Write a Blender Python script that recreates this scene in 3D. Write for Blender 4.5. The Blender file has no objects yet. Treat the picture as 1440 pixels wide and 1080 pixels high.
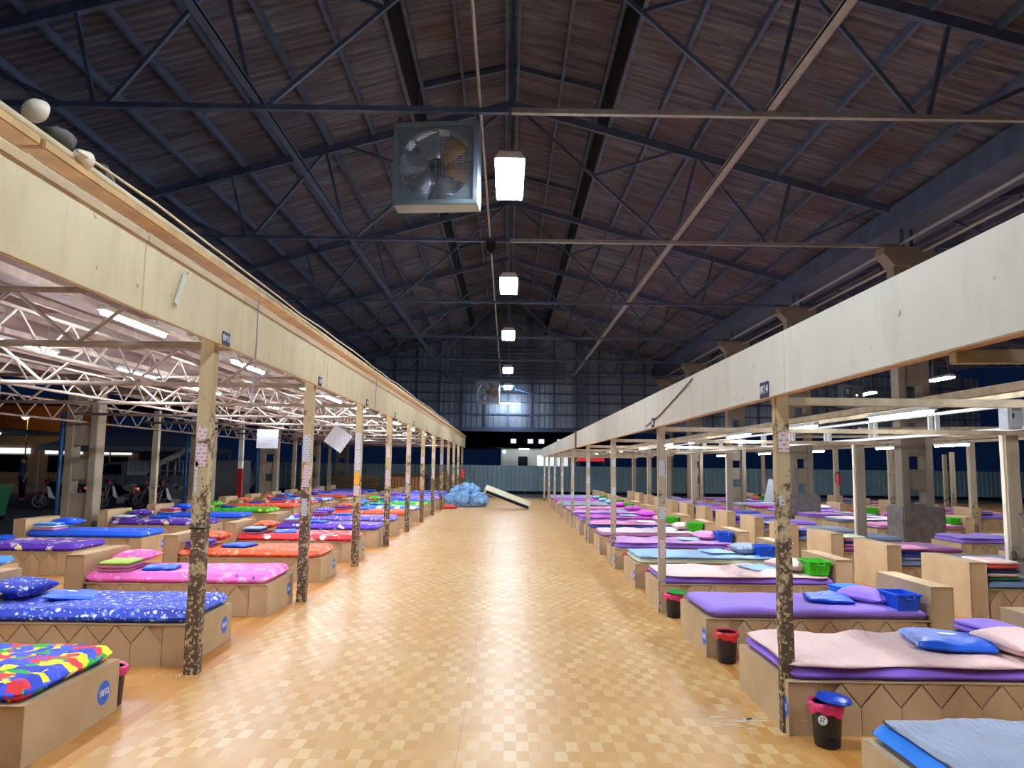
import bpy, bmesh, math, random
from mathutils import Vector, Matrix, Euler, noise
R = math.radians
PI = math.pi
sc = bpy.context.scene
col = sc.collection

# ------------------------------------------------------------------ camera, sky, exposure
cam_data = bpy.data.cameras.new('camera')
cam = bpy.data.objects.new('camera', cam_data)
col.objects.link(cam)
cam_data.sensor_width = 36.0
cam_data.lens = 36.0 * 1070.0 / 1440.0
cam_data.clip_start = 0.05
cam_data.clip_end = 300
PITCH, YAW, ROLL = 6.13, -0.27, 0.75
cam.matrix_world = (Matrix.Translation((0, 0, 1.55)) @ Matrix.Rotation(R(YAW), 4, 'Z') @
                    Matrix.Rotation(R(90 + PITCH), 4, 'X') @ Matrix.Rotation(R(ROLL), 4, 'Z'))
sc.camera = cam
world = bpy.data.worlds.new('night_sky')
sc.world = world
world.use_nodes = True
bg = world.node_tree.nodes['Background']
bg.inputs[0].default_value = (0.03, 0.10, 0.36, 1)
bg.inputs[1].default_value = 0.045
sc.view_settings.view_transform = 'Standard'
sc.view_settings.look = 'None'
sc.view_settings.gamma = 1.0
sc.view_settings.use_curve_mapping = False
sc.view_settings.exposure = 0.5
sc.cycles.use_denoising = True
sc.cycles.max_bounces = 5
sc.cycles.diffuse_bounces = 3
sc.cycles.glossy_bounces = 2
sc.cycles.sample_clamp_indirect = 4.0
HIGHBAY = 66.0      # emission strengths of the lamps the place has
TUBE = 190.0
BAY2 = 60.0

# ------------------------------------------------------------------ materials
MATS = {}
def srgb(c):
    return tuple(((x / 255.0) / 12.92 if x / 255.0 <= 0.04045 else ((x / 255.0 + 0.055) / 1.055) ** 2.4) for x in c)
class NT:
    def __init__(s, name, rough=0.6, metal=0.0, spec=0.5):
        s.m = bpy.data.materials.new(name); s.m.use_nodes = True
        s.nt = s.m.node_tree; s.b = s.nt.nodes['Principled BSDF']
        s.b.inputs['Roughness'].default_value = rough
        s.b.inputs['Metallic'].default_value = metal
        s.b.inputs['Specular IOR Level'].default_value = spec
        MATS[name] = s.m
    def n(s, typ, **kw):
        nd = s.nt.nodes.new('ShaderNode' + typ)
        for k, v in kw.items():
            if hasattr(nd, k) and not k[0].isupper():
                setattr(nd, k, v)
        return nd
    def l(s, a, b): s.nt.links.new(a, b)
    def val(s, sock, v):
        if isinstance(v, bpy.types.NodeSocket): s.l(v, sock)
        else:
            if sock.type == 'RGBA' and len(v) == 3: v = (*v, 1)
            sock.default_value = v
    def math(s, op, a, b=0.0, c=None):
        nd = s.n('Math', operation=op)
        s.val(nd.inputs[0], a); s.val(nd.inputs[1], b)
        if c is not None: s.val(nd.inputs[2], c)
        return nd.outputs[0]
    def mix(s, f, a, b, mode='MIX'):
        nd = s.n('Mix', data_type='RGBA', blend_type=mode)
        s.val(nd.inputs[0], f); s.val(nd.inputs[6], a); s.val(nd.inputs[7], b)
        return nd.outputs[2]
    def coord(s, scale=(1, 1, 1), kind='Object', loc=(0, 0, 0), rot=(0, 0, 0)):
        tc = s.n('TexCoord'); mp = s.n('Mapping')
        s.l(tc.outputs[kind], mp.inputs[0])
        mp.inputs[1].default_value = loc
        mp.inputs[2].default_value = rot
        mp.inputs[3].default_value = scale
        return mp.outputs[0]
    def noise(s, vec, scale, detail=3, rough=0.55):
        nd = s.n('TexNoise'); s.l(vec, nd.inputs['Vector'])
        nd.inputs['Scale'].default_value = scale; nd.inputs['Detail'].default_value = detail
        nd.inputs['Roughness'].default_value = rough
        return nd.outputs[0]
    def voro(s, vec, scale, feature='F1', metric='EUCLIDEAN', rand=1.0):
        nd = s.n('TexVoronoi', feature=feature, distance=metric)
        s.l(vec, nd.inputs['Vector']); nd.inputs['Scale'].default_value = scale
        nd.inputs['Randomness'].default_value = rand
        return nd
    def ramp(s, f, pts, interp='LINEAR'):
        nd = s.n('ValToRGB'); s.l(f, nd.inputs[0]); cr = nd.color_ramp; cr.interpolation = interp
        while len(cr.elements) < len(pts): cr.elements.new(0.5)
        for e, (p, c) in zip(cr.elements, pts):
            e.position = p; e.color = (*c, 1) if len(c) == 3 else c
        return nd.outputs[0]
    def color(s, c): s.val(s.b.inputs['Base Color'], c)
    def bump(s, h, strength=0.3, dist=0.01):
        nd = s.n('Bump'); s.l(h, nd.inputs['Height'])
        nd.inputs['Strength'].default_value = strength; nd.inputs['Distance'].default_value = dist
        s.l(nd.outputs[0], s.b.inputs['Normal'])

def plain(name, rgb, rough=0.6, metal=0.0, var=0.0, scale=6, spec=0.5, coat=0.0):
    if name in MATS: return MATS[name]
    t = NT(name, rough, metal, spec); c = srgb(rgb)
    if var:
        f = t.noise(t.coord(), scale, 4)
        d = tuple(x * (1 - var) for x in c); e = tuple(min(1, x * (1 + var)) for x in c)
        t.color(t.ramp(f, [(0.3, d), (0.7, e)]))
    else: t.color(c)
    if coat: t.b.inputs['Coat Weight'].default_value = coat
    return t.m
def glow(name, rgb, strength):
    if name in MATS: return MATS[name]
    t = NT(name); t.color((0.8, 0.8, 0.8))
    t.b.inputs['Emission Color'].default_value = (*rgb, 1)
    t.b.inputs['Emission Strength'].default_value = strength
    return t.m

def floor_material():
    t = NT('parquet_vinyl', 0.36, 0, 0.5)
    v = t.coord()
    sp = t.n('SeparateXYZ'); t.l(v, sp.inputs[0]); X, Y = sp.outputs[0], sp.outputs[1]
    i = t.math('FLOOR', t.math('DIVIDE', X, 0.069))
    j = t.math('FLOOR', t.math('DIVIDE', Y, 0.145))
    par = t.math('MODULO', t.math('ABSOLUTE', t.math('ADD', i, j)), 2)
    cb = t.n('CombineXYZ'); t.l(i, cb.inputs[0]); t.l(j, cb.inputs[1])
    wn = t.n('TexWhiteNoise', noise_dimensions='2D'); t.l(cb.outputs[0], wn.inputs[0])
    r = wn.outputs[0]
    grain = t.noise(t.coord(scale=(60, 6, 1)), 1.0, 3)
    c = t.mix(r, srgb((204, 152, 84)), srgb((216, 170, 104)))
    pale = t.math('MULTIPLY', par, t.math('MULTIPLY_ADD', r, 0.7, 0.12))
    c = t.mix(pale, c, srgb((228, 200, 146)))
    low = t.noise(t.coord(), 0.5, 2)
    c = t.mix(t.math('MULTIPLY', t.ramp(low, [(0.4, (0, 0, 0)), (0.65, (1, 1, 1))]), 0.35), c, srgb((204, 136, 62)))
    # the strips laid under the beds: a darker roll of the same vinyl with longer blocks
    i2 = t.math('FLOOR', t.math('DIVIDE', X, 0.10))
    j2 = t.math('FLOOR', t.math('DIVIDE', t.math('ADD', Y, t.math('MULTIPLY', i2, 0.13)), 0.42))
    cb2 = t.n('CombineXYZ'); t.l(i2, cb2.inputs[0]); t.l(j2, cb2.inputs[1])
    wn2 = t.n('TexWhiteNoise', noise_dimensions='2D'); t.l(cb2.outputs[0], wn2.inputs[0])
    c2 = t.mix(wn2.outputs[0], srgb((190, 124, 56)), srgb((214, 158, 90)))
    under = t.math('MAXIMUM', t.math('LESS_THAN', X, -2.2), t.math('GREATER_THAN', X, 1.72))
    seam = t.math('LESS_THAN', t.math('ABSOLUTE', t.math('ADD', X, 0.25)), 0.004)
    c = t.mix(under, c, c2)
    c = t.mix(t.math('MULTIPLY', seam, 0.3), c, srgb((150, 100, 50)))
    c = t.mix(t.math('MULTIPLY', t.ramp(grain, [(0.35, (0, 0, 0)), (0.7, (1, 1, 1))]), 0.16), c, srgb((190, 124, 60)))
    dirt = t.noise(t.coord(), 9, 5, 0.7)
    c = t.mix(t.ramp(dirt, [(0.66, (0, 0, 0)), (0.8, (0.35, 0.35, 0.35))]), c, srgb((190, 170, 140)))
    t.color(c)
    t.val(t.b.inputs['Roughness'], t.math('MULTIPLY_ADD', t.noise(t.coord(), 3, 4), 0.22, 0.26))
    t.bump(t.noise(t.coord(), 1.4, 2), 0.25, 0.01)
    return t.m
FLOOR = floor_material()

def roof_material():
    t = NT('stained_fibre_cement', 0.9, 0, 0.2)
    f = t.noise(t.coord(scale=(0.25, 5.6, 1)), 1.6, 5, 0.65)
    g = t.noise(t.coord(), 0.7, 4, 0.6)
    c = t.ramp(f, [(0.3, srgb((66, 72, 88))), (0.5, srgb((106, 110, 126))), (0.72, srgb((140, 144, 156)))])
    c = t.mix(t.ramp(g, [(0.45, (0, 0, 0)), (0.7, (0.7, 0.7, 0.7))]), c, srgb((104, 86, 90)))
    sp = t.n('SeparateXYZ'); t.l(t.coord(), sp.inputs[0])
    wn = t.n('TexWhiteNoise', noise_dimensions='2D'); cb = t.n('CombineXYZ')
    t.l(t.math('FLOOR', t.math('DIVIDE', sp.outputs[0], 1.86)), cb.inputs[0]); t.l(t.math('FLOOR', t.math('DIVIDE', sp.outputs[1], 0.9)), cb.inputs[1])
    t.l(cb.outputs[0], wn.inputs[0])
    c = t.mix(t.math('MULTIPLY', wn.outputs[0], 0.4), c, srgb((60, 60, 70)))
    sc_ = t.noise(t.coord(scale=(1.0, 5, 1)), 6, 3)
    c = t.mix(t.ramp(sc_, [(0.68, (0, 0, 0)), (0.74, (0.5, 0.5, 0.5))]), c, srgb((170, 160, 150)))
    t.color(c); return t.m
ROOF = roof_material()

def post_material(name, paint, dirt, thr=0.5, low=0.9):
    t = NT(name, 0.75, 0, 0.3)
    v = t.coord()
    geo = t.n('NewGeometry'); sp = t.n('SeparateXYZ'); t.l(geo.outputs['Position'], sp.inputs[0]); Z = sp.outputs[2]
    oi = t.n('ObjectInfo')
    vm = t.n('VectorMath', operation='ADD'); t.l(v, vm.inputs[0])
    cb = t.n('CombineXYZ'); t.l(t.math('MULTIPLY', oi.outputs['Random'], 30), cb.inputs[0]); t.l(t.math('MULTIPLY', oi.outputs['Random'], 17), cb.inputs[2]); t.l(cb.outputs[0], vm.inputs[1])
    f = t.noise(vm.outputs[0], 11, 5, 0.75)
    g = t.noise(vm.outputs[0], 3, 3, 0.6)
    worn = t.math('ADD', t.math('MULTIPLY', f, 0.62), t.math('MULTIPLY', g, 0.38))
    h = t.math('MULTIPLY', t.math('SUBTRACT', low, Z), 0.085)
    k = t.ramp(t.math('ADD', worn, h), [(thr, (0, 0, 0)), (thr + 0.05, (1, 1, 1))])
    k = t.math('MULTIPLY', k, t.ramp(t.noise(vm.outputs[0], 34, 3, 0.6), [(0.56, (1, 1, 1)), (0.60, (0, 0, 0))]))
    streak = t.noise(t.coord(scale=(20, 20, 1.2)), 1, 3)
    c1 = t.mix(streak, srgb(paint), srgb(tuple(x * 0.82 for x in paint)))
    c2 = t.mix(t.noise(vm.outputs[0], 26, 3), srgb(dirt), srgb(tuple(min(255, x * 1.9) for x in dirt)))
    t.color(t.mix(k, c1, c2)); t.bump(f, 0.5, 0.004)
    return t.m
POSTM = post_material('flaking_cream_paint', (214, 192, 150), (64, 52, 42), 0.49, 1.35)
POSTM2 = post_material('flaking_grey_paint', (196, 182, 156), (72, 60, 50), 0.56, 1.0)
CONC = post_material('dusty_concrete', (158, 146, 126), (98, 88, 76), 0.58, 0.9)

def fascia_material(name, paint, stain):
    t = NT(name, 0.55, 0, 0.4)
    f = t.noise(t.coord(scale=(1, 1, 1)), 1.1, 5, 0.6)
    s = t.noise(t.coord(scale=(3, 3, 0.9)), 1.4, 5, 0.7)
    sp = t.noise(t.coord(), 12, 2)
    c = t.mix(t.ramp(f, [(0.4, (0, 0, 0)), (0.75, (0.45, 0.45, 0.45))]), srgb(paint), srgb(stain))
    c = t.mix(t.ramp(s, [(0.5, (0, 0, 0)), (0.75, (0.35, 0.35, 0.35))]), c, srgb(tuple(x * 0.9 for x in stain)))
    c = t.mix(t.ramp(sp, [(0.73, (0, 0, 0)), (0.76, (0.6, 0.6, 0.6))]), c, srgb((120, 96, 66)))
    t.color(c); t.bump(s, 0.1, 0.01); return t.m
FASC_L = fascia_material('yellowed_cream_board', (232, 216, 176), (200, 180, 136))
FASC_R = fascia_material('white_painted_board', (242, 242, 232), (222, 220, 206))

def cardboard():
    t = NT('cardboard', 0.8, 0, 0.25)
    f = t.noise(t.coord(), 2.2, 4)
    w = t.noise(t.coord(scale=(1, 1, 30)), 4, 2)
    c = t.ramp(f, [(0.3, srgb((184, 156, 120))), (0.7, srgb((204, 178, 140)))])
    c = t.mix(t.math('MULTIPLY', w, 0.14), c, srgb((150, 118, 82)))
    t.color(c); return t.m
CARD = cardboard()

def cloth(name, rgb, stripe=0.0, var=0.10, rough=0.85, stripe_scale=26):
    if name in MATS: return MATS[name]
    t = NT(name, rough, 0, 0.25); c = srgb(rgb)
    f = t.noise(t.coord(), 5, 4)
    t.color(t.ramp(f, [(0.3, tuple(x * (1 - var) for x in c)), (0.7, c)]))
    t.b.inputs['Sheen Weight'].default_value = 0.15
    if stripe:
        wv = t.n('TexWave', wave_type='BANDS', bands_direction='X'); t.l(t.coord(), wv.inputs[0])
        wv.inputs['Scale'].default_value = stripe_scale; wv.inputs['Distortion'].default_value = 4.0
        wv.inputs['Detail Scale'].default_value = 0.6
        t.bump(wv.outputs[1], stripe, 0.006)
    else: t.bump(t.noise(t.coord(), 14, 3), 0.35, 0.01)
    return t.m
def printed(name, base, layers, rough=0.7, squash=1.0):
    """layers: (colour, voronoi scale, radius, wobble, offset)"""
    if name in MATS: return MATS[name]
    t = NT(name, rough, 0, 0.3); c = srgb(base)
    for (rgb, s, rad, wob, off) in layers:
        v = t.coord(scale=(1, squash, 1), loc=(off, off * 1.7, 0.13 * off))
        nz = t.n('TexNoise'); t.l(v, nz.inputs['Vector']); nz.inputs['Scale'].default_value = s * 1.6; nz.inputs['Detail'].default_value = 2
        vm = t.n('VectorMath', operation='MULTIPLY_ADD'); t.l(nz.outputs[1], vm.inputs[0])
        vm.inputs[1].default_value = (wob, wob, wob); t.l(v, vm.inputs[2])
        d = t.voro(vm.outputs[0], s).outputs['Distance']
        k = t.ramp(d, [(rad, (1, 1, 1)), (rad + 0.03, (0, 0, 0))])
        c = t.mix(k, c, srgb(rgb))
    t.color(c); t.b.inputs['Sheen Weight'].default_value = 0.1
    t.bump(t.noise(t.coord(), 9, 2), 0.2, 0.01)
    return t.m
def puzzle():
    t = NT('puzzle_print', 0.65, 0, 0.3)
    v = t.coord(scale=(1, 1, 1))
    nz = t.n('TexNoise'); t.l(v, nz.inputs['Vector']); nz.inputs['Scale'].default_value = 13; nz.inputs['Detail'].default_value = 0
    vm = t.n('VectorMath', operation='MULTIPLY_ADD'); t.l(nz.outputs[1], vm.inputs[0]); vm.inputs[1].default_value = (0.075, 0.075, 0.075); t.l(v, vm.inputs[2])
    vo = t.voro(vm.outputs[0], 12.5, metric='CHEBYCHEV', rand=0.75)
    sp = t.n('SeparateColor'); t.l(vo.outputs['Color'], sp.inputs[0])
    c = t.ramp(sp.outputs[0], [(0, srgb((30, 60, 190))), (0.26, srgb((20, 170, 60))), (0.44, srgb((250, 224, 30))), (0.58, srgb((232, 50, 60))), (0.74, srgb((60, 84, 225)))], 'CONSTANT')
    t.color(c); return t.m
P = {
 'puzzle': puzzle(),
 'navy': printed('navy_star_print', (38, 66, 190), [((90, 130, 235), 13, 0.26, 0.05, 3.1), ((228, 232, 246), 30, 0.20, 0.03, 0), ((240, 226, 150), 11, 0.12, 0, 7.7), ((220, 226, 250), 11, 0.2, 0.08, 2.2)]),
 'pink': printed('pink_floral_print', (250, 110, 196), [((255, 170, 220), 7, 0.34, 0.12, 4.1), ((110, 70, 170), 6.5, 0.11, 0.03, 1.3), ((250, 176, 90), 6, 0.15, 0.05, 5.5), ((255, 225, 235), 16, 0.13, 0.05, 2.5)]),
 'orange': printed('orange_teddy_print', (244, 92, 44), [((250, 140, 110), 8, 0.34, 0.1, 3.7), ((120, 96, 70), 6, 0.20, 0.05, 1.1), ((252, 214, 160), 14, 0.16, 0.04, 0.4), ((236, 60, 50), 11, 0.2, 0.08, 9.2)]),
 'red': printed('red_white_print', (222, 40, 52), [((250, 240, 240), 5, 0.30, 0.14, 1.7), ((240, 120, 110), 9, 0.22, 0.1, 6.6)], squash=2.0),
 'purplecloud': printed('purple_cloud_print', (92, 48, 186), [((226, 220, 246), 6.5, 0.24, 0.09, 2.3), ((250, 226, 170), 4, 0.17, 0.05, 4.4), ((120, 80, 220), 9, 0.25, 0.08, 8.1)]),
 'lavprint': printed('lavender_speckle_print', (120, 92, 214), [((226, 218, 250), 18, 0.30, 0.06, 1.2), ((80, 60, 170), 9, 0.14, 0.05, 5.1)]),
 'royal': printed('royal_blue_plane_print', (10, 92, 232), [((220, 240, 252), 4.2, 0.13, 0.10, 1.9), ((90, 130, 200), 3.3, 0.2, 0.06, 6.2)], squash=1.4),
 'purpledog': printed('purple_dog_print', (84, 36, 168), [((205, 180, 205), 6, 0.30, 0.10, 2.9), ((246, 220, 160), 4.5, 0.22, 0.05, 7.3), ((240, 236, 244), 11, 0.16, 0.06, 0.8)]),
 'green': printed('green_yellow_print', (60, 196, 40), [((240, 226, 40), 6, 0.28, 0.1, 1.4), ((20, 130, 60), 7, 0.20, 0.1, 3.3)]),
 'skywhite': printed('sky_blue_white_print', (60, 140, 235), [((236, 240, 250), 4, 0.36, 0.14, 1.1)]),
 'bluegreen': printed('blue_green_print', (28, 70, 215), [((60, 210, 120), 4.5, 0.32, 0.14, 5.9), ((230, 240, 250), 8, 0.16, 0.1, 2.2)]),
 'violet': cloth('violet_cloth', (164, 128, 236)), 'purple': cloth('purple_cloth', (148, 108, 224)),
 'palepink': cloth('pale_pink_seersucker', (255, 216, 208), 0.45, var=0.05, stripe_scale=10), 'lilac': cloth('lilac_cloth', (222, 164, 232), 0.4),
 'grey': cloth('grey_blue_seersucker', (166, 176, 198), 1.0, stripe_scale=9), 'ltblue': cloth('light_blue_cloth', (164, 202, 238), 0.4),
 'blue': cloth('bright_blue_cloth', (24, 128, 236)), 'cream': cloth('cream_cloth', (222, 226, 196)),
 'mauve': cloth('mauve_cloth', (168, 92, 158), 0.3), 'magenta': cloth('magenta_cloth', (206, 74, 200)),
 'pinkl': cloth('rose_pink_cloth', (238, 150, 196), 0.35), 'whitepink': cloth('whitish_pink_cloth', (248, 222, 232), 0.4),
 'coral': cloth('coral_cloth', (238, 84, 76)), 'navyp': cloth('navy_cloth', (24, 44, 110)), 'greenp': cloth('dark_green_cloth', (36, 120, 70)),
 'darkblue': cloth('dark_blue_cloth', (60, 80, 190)), 'limestripe': cloth('lime_striped_cloth', (190, 222, 100)), 'whitecl': cloth('white_cloth', (226, 234, 246)),
 'slate': cloth('slate_blue_cloth', (112, 130, 160), 0.3), 'teal': cloth('teal_cloth', (30, 110, 180)), 'beige': cloth('beige_cloth', (222, 196, 140)),
}
BAG = NT('blue_nonwoven_bag', 0.42, 0, 0.5)
BAG.color(BAG.mix(BAG.ramp(BAG.noise(BAG.coord(), 4, 3), [(0.3, (0, 0, 0)), (0.7, (1, 1, 1))]), srgb((0, 74, 196)), srgb((2, 98, 226))))
BAG = BAG.m
WHITE = plain('white_print', (240, 244, 250), 0.6)
GREENPL = plain('green_plastic', (60, 196, 30), 0.35)
BLUEPL = plain('blue_plastic', (8, 92, 225), 0.35)
PINKPL = plain('magenta_plastic', (226, 40, 160), 0.35)
REDPL = plain('red_plastic', (205, 40, 52), 0.3)
BLACKPL = plain('black_plastic', (34, 32, 36), 0.35)
LINER = plain('pink_bin_liner', (226, 50, 120), 0.3)
STEEL = plain('dark_blue_steel', (84, 100, 130), 0.6, 0.2, 0.25, 3)
STEELL = plain('pale_painted_steel', (158, 160, 160), 0.5, 0.1, 0.15)
PIPE = plain('dusty_grey_pipe', (152, 138, 126), 0.6, 0.0, 0.2, 8)
TRUSSL = plain('brown_dusty_pipe', (150, 132, 120), 0.65, 0.0, 0.25, 5)
SHEET_D = plain('brown_roof_sheet', (124, 108, 102), 0.8, 0.0, 0.25, 2)
t = NT('translucent_white_sheet', 0.5); t.color(srgb((240, 240, 236)))
tr = t.n('BsdfTranslucent'); tr.inputs[0].default_value = (0.95, 0.95, 0.93, 1); mx = t.n('MixShader'); mx.inputs[0].default_value = 0.6
t.l(t.b.outputs[0], mx.inputs[1]); t.l(tr.outputs[0], mx.inputs[2]); t.l(mx.outputs[0], t.nt.nodes['Material Output'].inputs[0])
SHEET_W = t.m
WOOD = plain('light_brown_timber', (196, 158, 108), 0.7, 0.0, 0.2, 5)
TIMB = plain('weathered_timber', (172, 156, 128), 0.75, 0.0, 0.25, 6)
WHITEST = plain('white_painted_steel', (214, 216, 210), 0.5, 0.0, 0.1)
BLUEPAINT = plain('blue_paint', (40, 88, 140), 0.6, 0, 0.15)
DARK = plain('dark_panel', (16, 20, 34), 0.9)
FANMET = plain('galvanised_sheet', (160, 178, 190), 0.35, 0.6, 0.12, 3)
FANBL = plain('fan_blade_metal', (176, 180, 196), 0.3, 0.7)
FANBO = plain('orange_reflecting_blade', (190, 140, 84), 0.4, 0.4, 0.15)  # orange reflection put into the base colour of some blades
WIRE = plain('grey_wire', (150, 160, 168), 0.5, 0.4)
CABLE = plain('black_cable', (26, 28, 32), 0.6)
BOXG = plain('grey_meter_box', (150, 152, 156), 0.5, 0.2, 0.15)
PLATE = plain('navy_sign_plate', (36, 46, 96), 0.5)
STICK = plain('blue_sticker', (20, 104, 220), 0.45)
ASPH = plain('asphalt', (66, 68, 72), 0.85, 0, 0.2, 2)
CLUT = plain('grey_rag', (92, 88, 84), 0.9, 0, 0.3, 14)
CREAMW = plain('cream_porcelain', (226, 214, 190), 0.5, 0, 0.1)
def poster_material(name, base, ink, ink2):
    t = NT(name, 0.6)
    v = t.coord(kind='Object')
    w = t.n('TexBrick'); t.l(t.coord(scale=(1, 1, 1), rot=(R(90), 0, 0)), w.inputs[0])
    w.inputs['Scale'].default_value = 1.0; w.inputs['Brick Width'].default_value = 0.05; w.inputs['Row Height'].default_value = 0.028
    w.inputs['Mortar Size'].default_value = 0.009; w.inputs['Color1'].default_value = (*srgb(ink), 1); w.inputs['Color2'].default_value = (*srgb(ink2), 1)
    w.inputs['Mortar'].default_value = (*srgb(base), 1)
    n = t.noise(v, 60, 2)
    t.color(t.mix(t.ramp(n, [(0.45, (0, 0, 0)), (0.55, (0.8, 0.8, 0.8))]), w.outputs[0], srgb(base)))
    return t.m
POSTER = poster_material('pink_white_poster', (226, 204, 204), (160, 80, 90), (80, 90, 170))
POSTERB = poster_material('white_poster', (206, 208, 214), (90, 110, 170), (120, 120, 130))
POSTERY = plain('orange_yellow_poster', (240, 170, 40), 0.6, 0, 0.15)

# ------------------------------------------------------------------ mesh builders
class MB:
    def __init__(s): s.v = []; s.f = []; s.mi = []; s.cur = 0
    def add(s, vs, fs):
        o = len(s.v); s.v += [tuple(p) for p in vs]; s.f += [tuple(i + o for i in f) for f in fs]
        s.mi += [s.cur] * len(fs); return s
    def box(s, x0, x1, y0, y1, z0, z1, M=None):
        vs = [Vector((x, y, z)) for x in (x0, x1) for y in (y0, y1) for z in (z0, z1)]
        if M is not None: vs = [M @ p for p in vs]
        return s.add(vs, [(0, 1, 3, 2), (4, 6, 7, 5), (0, 4, 5, 1), (2, 3, 7, 6), (0, 2, 6, 4), (1, 5, 7, 3)])
    def bar(s, a, b, w, h=None, up=(0, 0, 1)):
        h = h or w; a = Vector(a); b = Vector(b); d = (b - a).normalized(); up = Vector(up)
        if abs(d.dot(up)) > 0.98: up = Vector((1, 0, 0))
        x = d.cross(up).normalized(); y = x.cross(d)
        vs = [p + x * (i * w / 2) + y * (j * h / 2) for p in (a, b) for i in (-1, 1) for j in (-1, 1)]
        return s.add(vs, [(0, 1, 3, 2), (4, 6, 7, 5), (0, 4, 5, 1), (2, 3, 7, 6), (0, 2, 6, 4), (1, 5, 7, 3)])
    def tube(s, pts, r, n=8, cap=True):
        pts = [Vector(p) for p in pts]; rs = r if isinstance(r, (list, tuple)) else [r] * len(pts)
        rings = []; u = None
        for k, p in enumerate(pts):
            d = (pts[min(k + 1, len(pts) - 1)] - pts[max(k - 1, 0)]).normalized()
            if u is None: u = d.orthogonal().normalized()
            u = (u - d * u.dot(d)).normalized(); w = d.cross(u)
            rings.append([p + (u * math.cos(2 * PI * i / n) + w * math.sin(2 * PI * i / n)) * rs[k] for i in range(n)])
        vs = [q for r_ in rings for q in r_]; fs = []
        for k in range(len(pts) - 1):
            for i in range(n):
                j = (i + 1) % n; fs.append((k * n + i, k * n + j, (k + 1) * n + j, (k + 1) * n + i))
        if cap: fs += [tuple(range(n - 1, -1, -1)), tuple((len(pts) - 1) * n + i for i in range(n))]
        return s.add(vs, fs)
    def prism(s, poly, a, b, axis='y'):
        """poly in the two other axes, extruded from a to b along axis"""
        n = len(poly)
        def P3(p, t): return {'y': (p[0], t, p[1]), 'x': (t, p[0], p[1]), 'z': (p[0], p[1], t)}[axis]
        vs = [P3(p, a) for p in poly] + [P3(p, b) for p in poly]
        fs = [tuple(range(n)), tuple(range(2 * n - 1, n - 1, -1))] + [(i, i + n, (i + 1) % n + n, (i + 1) % n) for i in range(n)]
        return s.add(vs, fs)
    def lathe(s, prof, n=24, c=(0, 0, 0), M=None, cap=True):
        vs = []
        for r, z in prof:
            for i in range(n):
                p = Vector((r * math.cos(2 * PI * i / n), r * math.sin(2 * PI * i / n), z))
                if M is not None: p = M @ p
                vs.append(p + Vector(c))
        fs = []
        for k in range(len(prof) - 1):
            for i in range(n):
                j = (i + 1) % n; fs.append((k * n + i, k * n + j, (k + 1) * n + j, (k + 1) * n + i))
        if cap: fs += [tuple(range(n - 1, -1, -1)), tuple((len(prof) - 1) * n + i for i in range(n))]
        return s.add(vs, fs)
    def torus(s, c, R0, r, M=None, n=28, m=8):
        vs = []; fs = []
        for i in range(n):
            for j in range(m):
                a = 2 * PI * i / n; b = 2 * PI * j / m
                p = Vector(((R0 + r * math.cos(b)) * math.cos(a), r * math.sin(b), (R0 + r * math.cos(b)) * math.sin(a)))
                if M is not None: p = M @ p
                vs.append(p + Vector(c))
                fs.append((i * m + j, i * m + (j + 1) % m, ((i + 1) % n) * m + (j + 1) % m, ((i + 1) % n) * m + j))
        return s.add(vs, fs)
    def mesh(s, name, smooth=False, bevel=0.0):
        me = bpy.data.meshes.new(name); me.from_pydata([tuple(v) for v in s.v], [], s.f)
        for p, i in zip(me.polygons, s.mi): p.material_index = i
        bm = bmesh.new(); bm.from_mesh(me)
        bmesh.ops.recalc_face_normals(bm, faces=bm.faces)
        if bevel:
            es = [e for e in bm.edges if len(e.link_faces) == 2 and e.calc_face_angle(0) > 0.6]
            bmesh.ops.bevel(bm, geom=es, offset=bevel, segments=2, affect='EDGES', clamp_overlap=True)
        bm.to_mesh(me); bm.free()
        if smooth:
            me.shade_smooth()
            if smooth == 'auto': me.set_sharp_from_angle(angle=R(35))
        return me
def link(name, me, mat, parent=None, loc=None, rot=None):
    o = bpy.data.objects.new(name, me); col.objects.link(o)
    if isinstance(me, bpy.types.Mesh) and not len(me.materials):
        for m in (mat if isinstance(mat, (list, tuple)) else [mat]): me.materials.append(m)
    elif mat is not None and isinstance(me, bpy.types.Mesh) and not isinstance(mat, (list, tuple)) and me.materials[0] != mat:
        o.material_slots[0].link = 'OBJECT'; o.material_slots[0].material = mat
    if parent is not None: o.parent = parent
    if loc is not None: o.location = loc
    if rot is not None: o.rotation_euler = rot
    return o
def build(mb, name, mat, parent=None, smooth=False, bevel=0.0, loc=None, rot=None):
    return link(name, mb.mesh(name, smooth, bevel), mat, parent, loc, rot)
def empty(name, loc=(0, 0, 0), rz=0.0):
    o = bpy.data.objects.new(name, None); col.objects.link(o); o.location = loc; o.rotation_euler = (0, 0, rz)
    o.empty_display_size = 0.1
    return o
def tag(o, label, cat, group=None, kind=None):
    o['label'] = label; o['category'] = cat
    if group: o['group'] = group
    if kind: o['kind'] = kind
    return o
def struct(o): o['kind'] = 'structure'; return o
def copy_tree(o, parent=None):
    c = o.copy(); col.objects.link(c); c.parent = parent
    for ch in list(o.children): copy_tree(ch, c)
    return c
ORD = ['first', 'second', 'third', 'fourth', 'fifth', 'sixth', 'seventh', 'eighth', 'ninth', 'tenth', 'eleventh', 'twelfth', 'thirteenth', 'fourteenth', 'fifteenth', 'sixteenth', 'seventeenth', 'eighteenth', 'nineteenth', 'twentieth']

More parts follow.
